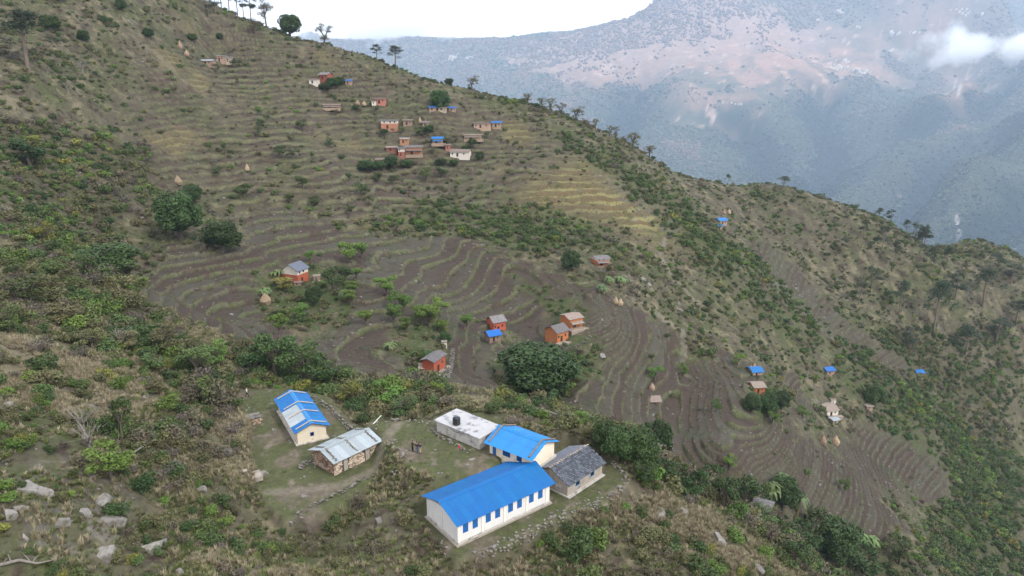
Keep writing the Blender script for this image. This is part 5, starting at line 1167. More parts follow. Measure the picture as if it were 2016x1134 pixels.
for a in [(180, 890, 62, 70), (165, 850, 50, 60)]: T('bare', *a, 'pale twisted leafless tree on the near left slope', 'leafless trees on the near left slope')
for a in [(163, 145, 30, 34), (134, 182, 26, 20), (265, 195, 18, 20), (240, 690, 50, 50), (395, 490, 26, 26)]: T('bare', *a, 'pale bare branched tree among the scrub of the left slope', 'bare trees on the left slope')
for a in [(522, 585, 30, 30), (546, 548, 26, 26), (680, 590, 34, 30), (1200, 560, 24, 26), (1222, 560, 24, 26), (1185, 575, 22, 30), (768, 690, 26, 34), (335, 150, 18, 16), (345, 160, 16, 14)]: T('banana', *a, 'banana clump with ragged leaves beside a farm', 'banana clumps beside the farms')
for a in [(1520, 985, 45, 45), (1570, 1005, 48, 45), (1680, 1068, 40, 45), (1540, 960, 36, 36), (1355, 975, 30, 44), (1710, 1080, 34, 40)]: T('banana', *a, 'palm like banana clump in the lower right gully', 'banana clumps in the lower right gully')
for a in [(1370, 985, 60, 60), (1420, 1000, 70, 60), (1460, 1010, 70, 60), (1480, 1000, 60, 56), (1340, 955, 40, 50), (1400, 960, 46, 50), (1600, 1060, 56, 60), (1580, 1090, 60, 60), (1500, 1050, 50, 60), (1560, 1120, 60, 60), (1700, 1130, 50, 70), (1770, 1110, 50, 60), (1270, 955, 50, 50), (1310, 950, 46, 46)]: T(random.choice(['leafy_dark', 'leafy_mid', 'leafy_dark']), *a, 'leafy tree in the dense gully wood at the lower right', 'gully wood at the lower right')
for a in [(120, 5, 40, 30), (240, 22, 26, 22), (165, 82, 26, 24), (380, 82, 18, 20), (433, 78, 14, 14), (293, 75, 22, 22), (205, 45, 16, 16)]: T('dome', *a, 'dark bush tree scattered on the high left slope', 'dark bush trees on the high left slope')
# ------------------------------------------------------------------ scrub: the largest 300 stand as things, the rest as ground cover
def sample(n, y0=36, y1=560, ulim=1.0):
    u = rng.uniform(-ulim, ulim, n); y = np.sqrt(rng.uniform(y0 * y0, y1 * y1, n)); return u * y, y
def keep_clear(x, y, extra=0.0):
    k = np.ones(len(x), bool)
    for hx, hy, r in HOUSES_AT: k &= np.hypot(x - hx, y - hy) > r * .8 + extra
    return k
NEARROCK = []
x, y = sample(330000); 
Ff, Gg, Uu, Yl, Dd, Rr, Gn, De, Pd = [gl(G, x, y) for G in (fm, gm, um, ym, dm, rm, gr, de, padm)]
cl = fbm(x, y, 14, 3, 71.0); cl2 = fbm(x, y, 55, 3, 72.0)
dens = .125 * (.35 + 1.3 * smooth(-.25, .35, cl + .5 * cl2))
dens = np.where(Uu > .4, dens * .35, dens); dens = np.where(Yl > .4, .006, dens)
dens = np.where(Dd > .5, dens * .45, dens); dens = np.where(Rr > .5, dens * .5, dens)
dens = np.maximum(dens, Gn * np.where(x / y > .1, .27, .27) * (.5 + smooth(-.2, .3, cl))); dens = np.maximum(dens, De * np.where(x / y < -.2, .27, np.where(x / y > .42, .26, .36))); dens = np.maximum(dens, Gg * .10 * (1 - De))
f_tread = gl(ff, x, y)
dens = np.where((Ff > .35) & (Gg < .4), .004 + .012 * (f_tread > .7), dens)
dens *= (Pd < .05)
dens *= np.where(y < 110, np.where(x < -25, 2.3, 1.7), 1.0)
ok = (rng.random(len(x)) < dens) & keep_clear(x, y)
x, y = x[ok], y[ok]; Gn, De, Dd, Gg, Ff, Rr, Uu = [a[ok] for a in (Gn, De, Dd, Gg, Ff, Rr, Uu)]
z = ground(x, y)
r = np.exp(rng.normal(-.18, .38, len(x))) * (1 + .25 * Gn + .45 * De) * np.where(Ff > .4, .6, 1) * np.where(y < 75, .72, 1.0)
r = np.clip(r, .3, 2.4)
hid = hidden(x, y, z + r * 2.0); ok = ~hid; x, y, z, r = x[ok], y[ok], z[ok], r[ok]; Gn, De, Dd, Gg, Ff, Rr, Uu = [a[ok] for a in (Gn, De, Dd, Gg, Ff, Rr, Uu)]
pal = fbm(x, y, 18, 3, 75.0) + rng.normal(0, .33, len(x))
kd = np.full(len(x), 1)                       # mid
kd[pal < .02] = 4; kd[pal < -.34] = 5; kd[pal < -.58] = 6; kd[pal > .34] = 0; kd[pal > .50] = 2; kd[pal > .82] = 3
rt0 = (x / y > .2) & (y > 150) & (kd >= 4) & (rng.random(len(x)) < .28); kd[rt0] = rng.integers(0, 2, rt0.sum())
sw = (Gn > .5) & (kd >= 4) & (rng.random(len(x)) < .7); kd[sw] = 1
right = (x / y > .45) & (y > 150); sw = right & (kd == 6) & (rng.random(len(x)) < .6); kd[sw] = 4
px_, py_, dd_ = to_px(np.stack([x, y, z + r], -1))
infr = (px_ > -10) & (px_ < 2026) & (py_ > -10) & (py_ < 1144)
app = np.where(infr, r / dd_, 0); order = np.argsort(-app); top = order[:300]; rest = order[300:]
def zone_of(i):
    a, b = px_[i], py_[i]
    if b > 980 and a > 900: return 'on the bank in front of the white school'
    if a > 1180 and y[i] < 100: return 'on the grassy spur right of the school'
    if a < 470 and b > 760: return 'among the rocks of the near left slope'
    if a < 470: return 'in the thicket of the left spur'
    if 470 <= a <= 900 and b > 930 and y[i] < 100: return 'on the rough slope below the stone hut'
    if y[i] < 110: return 'around the edges of the school yards'
    return 'in the gullies beyond the school'
ADJ = {'dark': 'dark green leafy shrub', 'mid': 'mid green leafy shrub', 'bright': 'bright green leafy shrub', 'yellow': 'yellow green shrub', 'olive': 'dull olive shrub', 'brown': 'dry brown leaved shrub', 'grey': 'grey twiggy shrub'}
for i in top:
    k = KINDS[kd[i]]; o = bpy.data.objects.new('shrub', random.choice(NEARS[k])); COL.objects.link(o)
    s = float(r[i]); o.location = (x[i], y[i], z[i] - .1 * s); o.rotation_euler = (random.uniform(-.1, .1), random.uniform(-.1, .1), random.uniform(0, 6.28)); o.scale = (s, s, s * random.uniform(.8, 1.15))
    zn = zone_of(i); tag(o, ADJ[k] + ' ' + zn, 'shrub', ADJ[k] + 's ' + zn)
PROTO = []; PIX = {}
def proto(me, near):                         # a placed plant of each mesh lends its shape to the ground cover
    for o in COL.objects:
        if o.data is me: return o
    return None
first = {}
for o in COL.objects:
    if o.type == 'MESH' and o.data not in first: first[o.data] = o
protos = []; tab = {}
def real_plant(me, k):
    """stand one plant of this mesh on the slope so that it can lend its shape"""
    if me in first: return first[me]
    j = rest_take.pop(); o = bpy.data.objects.new('bush', me); COL.objects.link(o); s = float(r[j]); o.location = (x[j], y[j], z[j] - .1 * s); o.scale = (s, s, s)
    tag(o, ADJ[k].replace('shrub', 'bush') + ' far off on the open hillside', 'shrub', ADJ[k].replace('shrub', 'bush') + 'es far off on the hillside'); first[me] = o
    return o
rest_take = [int(i) for i in rest if y[i] > 170 and infr[i]][:60]; used = set(rest_take)
for k in KINDS:
    for v in range(3): tab[(k, 'n', v)] = len(protos); protos.append(real_plant(NEARS[k][v], k))
    for v in range(2): tab[(k, 'f', v)] = len(protos); protos.append(real_plant(FARS[k][v], k))
rest = np.array([i for i in rest if not (i in used and i not in rest_take)])
ix = np.array([tab[(KINDS[kd[i]], 'n' if y[i] < 135 else 'f', rng.integers(3) if y[i] < 135 else rng.integers(2))] for i in rest])
scatter('scrub', 'low mixed scrub covering the slopes', protos, np.stack([x[rest], y[rest], z[rest] - .1 * r[rest]], -1), r[rest], rng.uniform(0, 6.28, len(rest)), ix)
print('scrub', len(rest))
# ---- grass: straw and green tufts near by, ragged banks farther off
def tuft_mesh(name, kind, n, seed, L=.6, spread=.35, wd=.03):
    r_ = random.Random(seed); m = MB()
    for k in range(n):
        a = r_.uniform(0, 6.3); q = r_.uniform(0, spread * .6); b = Vector((math.cos(a) * q, math.sin(a) * q, -.05)); a2 = a + r_.uniform(-.8, .8); l = L * r_.uniform(.6, 1.2); t = b + Vector((math.cos(a2) * spread * r_.uniform(.3, 1.2), math.sin(a2) * spread * r_.uniform(.3, 1.2), l)); sd = Vector((-math.sin(a2), math.cos(a2), 0)) * wd; md = (b + t) * .5 + Vector((0, 0, l * .12))
        m.add([b - sd, b + sd, md + sd * .8, md - sd * .8, t], [(0, 1, 2, 3), (3, 2, 4)])
    return m.mesh(name, ml[kind])
TU = [tuft_mesh('grass_tuft', 'straw', 26, 1), tuft_mesh('grass_tuft', 'straw', 26, 2, .8), tuft_mesh('grass_tuft', 'grass', 26, 3, .4, .45), tuft_mesh('grass_tuft', 'grass', 22, 4, .5), tuft_mesh('grass_tuft', 'brown', 24, 5, .45, .45)]
tp = []
for k, (me, (a, b)) in enumerate(zip(TU, [(880, 940), (420, 850), (680, 920), (560, 930), (450, 960)])):
    q = hit(a, b); o = bpy.data.objects.new('grass_tuft', me); COL.objects.link(o); o.location = tuple(q)
    tag(o, ['straw coloured grass tuft on the bank above the school roof', 'tall dry grass tuft on the slope left of the cream building', 'short green grass tuft at the yard edge by the stone hut', 'green grass tuft on the yard left of the stone hut', 'brown grass tuft left of the tap stand'][k], 'grass'); tp.append(o)
xg, yg_ = sample(420000, 38, 135, 1.0)
Dg, Pg, Rg, Ng = gl(dm, xg, yg_), gl(padm, xg, yg_), gl(rm, xg, yg_), fbm(xg, yg_, 6, 3, 81.0)
dn = .75 * smooth(-.35, .3, Ng) * (1 + .8 * Dg) * np.where(Pg > .3, .06, 1) * (1 - .4 * Rg) * .95
ok = (rng.random(len(xg)) < dn); xg, yg_, Dg, Ng, Pg = xg[ok], yg_[ok], Dg[ok], Ng[ok], Pg[ok]
pn = fbm(xg, yg_, 10, 3, 82.0) + rng.normal(0, .3, len(xg)) + .75 * Dg - .10
gi_ = np.where(pn > .15, rng.integers(0, 2, len(xg)), np.where(pn > -.25, rng.integers(2, 4, len(xg)), 4)); gi_ = np.where(Pg > .3, 2, gi_)
gs = rng.uniform(.35, 1.1, len(xg)) * (1 - .25 * (gi_ == 4)) * np.where(Pg > .3, .4, 1)
hb = np.array([1e9]) 
scatter('grass', 'dry and green grass growing over the near slopes', tp, np.stack([xg, yg_, ground(xg, yg_)], -1), gs, rng.uniform(0, 6.28, len(xg)), gi_)
xb, yb = sample(420000, 120, 330, .95)
fb, Fb_, Ub = gl(ff, xb, yb), gl(fm, xb, yb), gl(um, xb, yb)
ok = (((Fb_ > .4) & (fb > .70) & (fb < .97) & (rng.random(len(xb)) < .12)) | ((Fb_ <= .4) & (rng.random(len(xb)) < .10 * (Ub < .3)))) & keep_clear(xb, yb) & (fbm(xb, yb, 7, 2, 83.0) > -.22)
xb, yb, Fb_ = xb[ok], yb[ok], Fb_[ok]; zb_ = ground(xb, yb); hd = ~hidden(xb, yb, zb_ + .5); xb, yb, zb_, Fb_ = xb[hd], yb[hd], zb_[hd], Fb_[hd]
pb = fbm(xb, yb, 12, 3, 84.0) + rng.normal(0, .35, len(xb))
scatter('bank_grass', 'rough weeds along the terrace banks', tp, np.stack([xb, yb, zb_], -1), rng.uniform(.4, .9, len(xb)), rng.uniform(0, 6.28, len(xb)), np.where(pb > .3, 0, np.where(pb > -.1, 3, np.where(pb > -.35, 2, 4))))
print('grass', len(xg), len(xb))
# ---- loose stones
sp = []
for k, (a, b) in enumerate([(580, 1000), (620, 990), (560, 985), (950, 1095), (1040, 1065), (880, 1078)]):
    q = hit(a, b); o = bpy.data.objects.new('loose_stone', stone_v[k]); COL.objects.link(o); o.location = tuple(q); tag(o, 'grey loose stone lying ' + ('on the rubble below the stone hut yard' if k < 3 else 'by the white school'), 'stone', 'loose stones ' + ('below the hut yard' if k < 3 else 'by the white school')); sp.append(o)
xs, ys = sample(260000, 40, 330, .95); Rs, Fs, Ps = gl(rm, xs, ys), gl(fm, xs, ys), gl(padm, xs, ys); ns = fbm(xs, ys, 5, 3, 91.0)
dn = .012 + .30 * Rs * smooth(0, .3, ns) * (ys < 130) + .10 * Rs * (ys >= 130) + .02 * Fs * (gl(ff, xs, ys) > .6)
RUB = wpoly([(545, 985), (600, 962), (625, 985), (600, 1035), (560, 1062), (545, 1030)]); RUB2 = wpoly([(868, 1062), (905, 1082), (890, 1100), (860, 1085)])
dn = np.where(in_poly(xs, ys, RUB), 3.2, dn); dn = np.where(in_poly(xs, ys, RUB2), 2.5, dn); dn = np.where((Ps > .5), .02, dn); dn = np.where((Ps > .5) & (fbm(xs, ys, 3.5, 2, 93.0) > .42), .6, dn)
ok = rng.random(len(xs)) < dn; xs, ys = xs[ok], ys[ok]
xe, ye = sample(9000, 40, 130, .95)
scatter('loose_stones_cover', 'scattered pale stones on the slopes and fields', sp, np.stack([xs, ys, ground(xs, ys)], -1), np.exp(rng.normal(-.15, .4, len(xs))) * np.where(ys > 150, 1.2, .8), rng.uniform(0, 6.28, len(xs)), rng.integers(0, 6, len(xs)))
# ---- boulders and slabs that stand out
def boulder(px, py, wpx, hpx, label, seed, tall=.6, rot=None):
    p = hit(px, py); s = scale_at(p); m = MB(); w_ = wpx * s / 1.3; h = hpx * s / 1.4
    me = None; bm = bmesh.new(); bmesh.ops.create_icosphere(bm, subdivisions=4, radius=1.0); g = random.Random(seed)
    ax = [Vector((1, 0, 0)), Vector((-1, 0, 0)), Vector((0, 1, 0)), Vector((0, -1, 0)), Vector((0, 0, 1)), Vector((.7, .7, .2)), Vector((-.6, -.5, .6)), Vector((.4, -.7, .5))]
    planes = [((n_ + Vector((g.gauss(0, .22), g.gauss(0, .22), g.gauss(0, .22)))).normalized(), g.uniform(.42, .72)) for n_ in ax]
    for v in bm.verts:
        c = v.co.copy()
        for n_, d_ in planes:
            q = c.dot(n_)
            if q > d_: c -= n_ * (q - d_) * .99
        c += Vector((g.uniform(-1, 1), g.uniform(-1, 1), g.uniform(-1, 1))) * .012
        v.co = Vector((c.x * w_, c.y * w_ * .75, c.z * h))
    me = bpy.data.meshes.new('boulder'); bm.to_mesh(me); bm.free(); me.materials.append(m_boulder)
    o = link('boulder', me); o.location = (p[0], p[1], p[2] - h * .08); o.rotation_euler = (g.uniform(-.25, .25), g.uniform(-.25, .25), g.uniform(0, 3) if rot is None else rot)
    tag(o, label, 'boulder', 'boulders on the slopes')
m_boulder = material('boulder_rock', (.215, .205, .188), .95, .1, noise=.4, nscale=.8, bump=1.0, bscale=2.2, tint=.15, second=(.085, .078, .065), smix=(.44, .6), sscale=.7)
for k, a in enumerate([(206, 990, 44, 46, 'tall pale cliff block, upper of the two at the rock step'), (217, 1028, 48, 34, 'tall pale cliff block, lower of the two at the rock step'), (305, 1083, 46, 50, 'large angular boulder beside a bright bush near the bottom left'),
    (207, 1095, 50, 26, 'flat boulder with a smaller one at its side near the bottom left'), (228, 1088, 18, 14, 'small block beside the flat boulder near the bottom left'), (437, 884, 46, 16, 'flat grey boulder in the dry grass left of the stone hut'), (437, 855, 22, 8, 'small flat rock above the flat grey boulder'),
    (60, 965, 50, 34, 'broad weathered rock slab on the left slope'), (85, 975, 40, 30, 'darker slab right of the broad weathered rock'), (180, 805, 24, 20, 'grey boulder in grass above the twisted limbs'), (20, 1010, 24, 22, 'rounded rock at the left picture edge'), (40, 1000, 20, 14, 'pale rock right of the rounded edge rock'),
    (165, 1010, 26, 30, 'narrow rock left of the cliff blocks'), (120, 1028, 30, 14, 'long flat stone in the rubble line'), (50, 1060, 14, 20, 'upright splinter of rock on the left slope'), (395, 965, 20, 16, 'low boulder above the foot path'), (515, 935, 24, 14, 'grey boulder beside the tap stand'), (355, 1130, 26, 18, 'pale rock at the bottom edge'),
    (746, 1025, 20, 16, 'grey boulder on the bank below the stone hut wall'), (945, 872, 14, 14, 'brown boulder at the corner of the flat roofed building'), (930, 905, 12, 8, 'pale stone at the playground rim'), (1185, 700, 18, 8, 'white rock on the path'), (1335, 597, 10, 9, 'upper white rock in the right scrub'), (1337, 612, 12, 14, 'lower white rock in the right scrub'),
    (1265, 550, 22, 12, 'pale rock outcrop above the straw stack pair'), (1275, 560, 16, 10, 'lower pale rock outcrop above the straw stack pair'), (1345, 1010, 24, 18, 'grey outcrop on the crest of the grassy spur'), (1300, 1010, 30, 18, 'broad outcrop on the side of the grassy spur'), (1415, 1065, 30, 24, 'weathered rock low on the grassy spur'), (1490, 1120, 26, 20, 'lowest rock on the crest of the grassy spur'), (13, 800, 26, 24, 'layered grey rock at the left edge'), (290, 765, 30, 10, 'stone ledge on the path of the left spur')]): boulder(*a[:5], seed=900 + k)
def dead_limb(pts, rads, label, mat, side=6, seed=1):
    P = [hit(a, b) for a, b, _ in pts]; root = thing('fallen_branch', tuple(P[0]), 0, label, 'branch'); m = MB()
    Q = [Vector(p) - Vector(P[0]) + Vector((0, 0, h)) for p, (_, _, h) in zip(P, pts)]; m.tube(Q, rads, 7); r_ = random.Random(seed)
    for k in range(side): i = r_.randrange(1, len(Q)); b = Q[i - 1].lerp(Q[i], r_.random()); e = b + Vector((r_.uniform(-1, 1), r_.uniform(-.8, .8), r_.uniform(.1, .8))) * 1.1; m.tube([b, (b + e) * .5 + Vector((0, 0, .1)), e], [rads[i] * .6, rads[i] * .4, rads[i] * .12], 5)
    m.build('limb', mat, root)
dead_limb([(0, 1118, .3), (40, 1112, .5), (75, 1117, .4), (115, 1110, .5)], [.16, .13, .09, .03], 'bleached fallen branch in the bottom left corner', m_barkpale, 8, 3)
dead_limb([(180, 880, .5), (160, 850, 1.0), (140, 835, 1.6), (122, 828, 2.2)], [.13, .1, .07, .03], 'bleached crooked limb reaching left on the near left slope', m_barkpale, 6, 4)
dead_limb([(262, 905, .8), (285, 895, 1.1), (306, 886, 1.4)], [.1, .08, .03], 'pale limb reaching right of the bright rounded tree', m_barkpale, 4, 5)
dead_limb([(1056, 778, .3), (1070, 815, .6), (1100, 828, .8), (1135, 832, .6), (1164, 834, .5)], [.3, .22, .2, .16, .06], 'long grey fallen tree trunk on the field behind the classroom', m_barkpale, 7, 6)
dead_limb([(140, 135, .4), (160, 132, .4), (48, 148, .3)][:2], [.1, .05], 'fallen pole by the upper left pine', m_barkpale, 1, 7)
# ------------------------------------------------------------------ forest, villages and clouds across the valley
m_ftree = material('distant_forest_leaves', (.062, .078, .050), .9, .05, tint=.45); m_ftree2 = material('distant_dry_leaves', (.15, .112, .085), .9, .05, tint=.35)
fp = []
m_ftree3 = material('distant_ravine_shade_leaves', (.014, .026, .016), .9, .05, tint=.3)  # darker crowns for ravines: forest tone with valley shade put in
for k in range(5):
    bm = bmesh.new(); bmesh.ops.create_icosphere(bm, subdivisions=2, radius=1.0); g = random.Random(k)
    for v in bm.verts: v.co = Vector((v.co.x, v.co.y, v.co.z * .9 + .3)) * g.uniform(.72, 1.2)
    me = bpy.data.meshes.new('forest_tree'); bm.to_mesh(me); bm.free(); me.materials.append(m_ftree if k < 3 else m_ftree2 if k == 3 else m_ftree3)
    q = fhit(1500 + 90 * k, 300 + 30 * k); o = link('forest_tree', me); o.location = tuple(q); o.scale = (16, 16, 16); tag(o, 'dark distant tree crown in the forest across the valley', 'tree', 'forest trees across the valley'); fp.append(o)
nf = 600000
u_ = rng.uniform(-.42, .84, nf); yf = np.sqrt(rng.uniform(1800 ** 2, 13500 ** 2, nf)); xf = u_ * yf
keep = rng.random(nf) < np.clip((5200 / yf) ** 2, .05, 1.0)
bz = bil(fu_, fy, bare, np.clip(u_, -.849, .999), yf); nn = fbm(xf, yf, 420, 4, 61.0)
keep &= rng.random(nf) < (1 - .85 * np.clip(bz * 1.2, 0, 1)) * np.where(bz > .25, smooth(.05, .4, nn), .45 + .55 * smooth(-.3, .2, nn))
xf, yf, nn = xf[keep], yf[keep], nn[keep]; zf = fground(xf, yf)
TM = np.maximum.accumulate(fZ / fY, axis=0); TN = bil(ug, yg, TANMAX, np.clip(xf / yf, -1.34, 1.34), np.full(len(xf), 595.0))
tv = (zf + 30) / yf; vis = (tv > bil(fu_, fy, TM, np.clip(xf / yf, -.849, .999), np.maximum(yf - 30, 650)) - .002) & (tv > TN - .01)
xf, yf, zf, nn = xf[vis], yf[vis], zf[vis], nn[vis]
sz = np.exp(rng.normal(1.8, .33, len(xf))) * np.clip(yf / 4500, .75, 2.2)
pkf = bil(fu_, fy, pk_, np.clip(xf / yf, -.849, .999), yf); rgf = bil(fu_, fy, RG, np.clip(xf / yf, -.849, .999), yf)
rvf = bil(fu_, fy, rav, np.clip(xf / yf, -.849, .999), yf)
zlow = smooth(250, -350, zf)
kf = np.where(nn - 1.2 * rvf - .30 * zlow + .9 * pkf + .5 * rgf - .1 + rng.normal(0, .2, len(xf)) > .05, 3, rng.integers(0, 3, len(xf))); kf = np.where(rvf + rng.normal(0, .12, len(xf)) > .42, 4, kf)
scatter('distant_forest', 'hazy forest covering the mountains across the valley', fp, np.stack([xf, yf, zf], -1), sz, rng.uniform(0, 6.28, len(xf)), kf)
print('far trees', len(xf))
m = MB(); m.box(-.5, .5, -.4, .4, -.4, .5, 0); m.prism([(-.5, .5), (.5, .5), (0, .82)], 'x', -.55, .55, 1); hme = None
m_fw = material('far_house_wall', (.50, .45, .37), .9, .1, tint=.25); m_fr = material('far_house_roof', (.42, .38, .33), .9, .1, tint=.35)
hme = m.mesh('far_house', [m_fw, m_fr])
def village(cx, cy, wx, wy, n, label, spx=(2.4, 4.2)):
    for k in range(n):
        a = cx + random.gauss(0, .42) * wx; b = cy + random.gauss(0, .42) * wy + (a - cx) * .08; q = fhit(a, b); s = scale_at(q) * random.uniform(*spx)
        o = link('far_house', hme); o.location = (q[0], q[1], q[2] + .2 * s); o.scale = (s, s, s); o.rotation_euler = (0, 0, random.uniform(-.5, .5)); tag(o, label, 'house', label + 's')
village(1652, 134, 26, 9, 30, 'pale house in the left half of the crowded village across the valley'); village(1700, 143, 22, 7, 26, 'pale house in the right half of the crowded village across the valley'); village(1664, 122, 12, 4, 9, 'pale house above the crowded village across the valley')
village(1652, 25, 14, 3, 7, 'pale house in the high hamlet near the top right'); village(1611, 41, 6, 2, 4, 'pale house left of the high hamlet'); village(1900, 30, 34, 4, 16, 'pale house in the long hamlet at the top right'); village(1757, 72, 20, 3, 9, 'pale house in the row left of the right cloud'); village(1800, 70, 12, 2, 6, 'pale house in the row nearest the right cloud')
village(1452, 207, 12, 2, 6, 'white house on the dark slope below the bench'); village(1423, 206, 4, 1.5, 2, 'white house left of the group on the dark slope'); village(1390, 146, 8, 1.5, 4, 'white house at the foot of the big peak'); village(888, 116, 14, 6, 10, 'cream house in the left hamlet on the far ridge'); village(926, 118, 8, 6, 8, 'cream house in the right hamlet on the far ridge'); village(1690, 57, 8, 2, 3, 'pale house in the middle of the high fields'); village(1832, 57, 5, 3, 3, 'pale house just above the right cloud'); village(1755, 103, 6, 3, 3, 'pale house just below the crowded village road')
# ---- clouds
def cloud(name, pxl, pxr, pyt, pyb, Yc, depth, dens, label, seed, nscale, thr):
    c = at_Y((pxl + pxr) / 2, (pyt + pyb) / 2, Yc); s = scale_at(c); rx = (pxr - pxl) / 2 * s; rz = (pyb - pyt) / 2 * s
    bm = bmesh.new(); bmesh.ops.create_icosphere(bm, subdivisions=3, radius=1.0); me = bpy.data.meshes.new(name); bm.to_mesh(me); bm.free()
    mt = bpy.data.materials.new(name + '_vapour'); mt.use_nodes = True; N, L = mt.node_tree.nodes, mt.node_tree.links; N.remove(N['Principled BSDF'])
    tcn = N.new('ShaderNodeTexCoord'); ln = N.new('ShaderNodeVectorMath'); ln.operation = 'LENGTH'; L.new(tcn.outputs['Object'], ln.inputs[0])
    mp = N.new('ShaderNodeMapping'); mp.inputs['Location'].default_value = (seed, seed * 2, 0); mp.inputs['Scale'].default_value = (1, depth / rx, rz / rx); L.new(tcn.outputs['Object'], mp.inputs[0])
    nz_ = N.new('ShaderNodeTexNoise'); nz_.inputs['Scale'].default_value = nscale; nz_.inputs['Detail'].default_value = 7; nz_.inputs['Roughness'].default_value = .6; L.new(mp.outputs[0], nz_.inputs['Vector'])
    a = N.new('ShaderNodeMath'); a.operation = 'MULTIPLY_ADD'; L.new(nz_.outputs['Fac'], a.inputs[0]); a.inputs[1].default_value = 2.6; a.inputs[2].default_value = -1.3
    b = N.new('ShaderNodeMath'); b.operation = 'SUBTRACT'; b.inputs[0].default_value = thr; L.new(ln.outputs['Value'], b.inputs[1])
    c_ = N.new('ShaderNodeMath'); c_.operation = 'ADD'; L.new(a.outputs[0], c_.inputs[0]); L.new(b.outputs[0], c_.inputs[1])
    d = N.new('ShaderNodeMapRange'); d.inputs[1].default_value = 0; d.inputs[2].default_value = .5; d.inputs[3].default_value = 0; d.inputs[4].default_value = dens; L.new(c_.outputs[0], d.inputs[0])
    v = N.new('ShaderNodeVolumePrincipled'); v.inputs['Color'].default_value = (1, 1, 1, 1); L.new(d.outputs[0], v.inputs['Density']); L.new(v.outputs[0], N['Material Output'].inputs['Volume'])
    me.materials.append(mt); o = link(name, me, kind='stuff', label=label); o.location = tuple(c); o.scale = (rx, depth, rz); return o
cloud('cloud', 1640, 2420, 25, 165, 5700, 600, .012, 'white cloud drifting across the right mountainside', 3.1, 4.2, .45)
cloud('cloud', 540, 980, 10, 112, 10300, 900, .0045, 'low white cloud lying along the far ridge', 7.7, 2.4, .62)
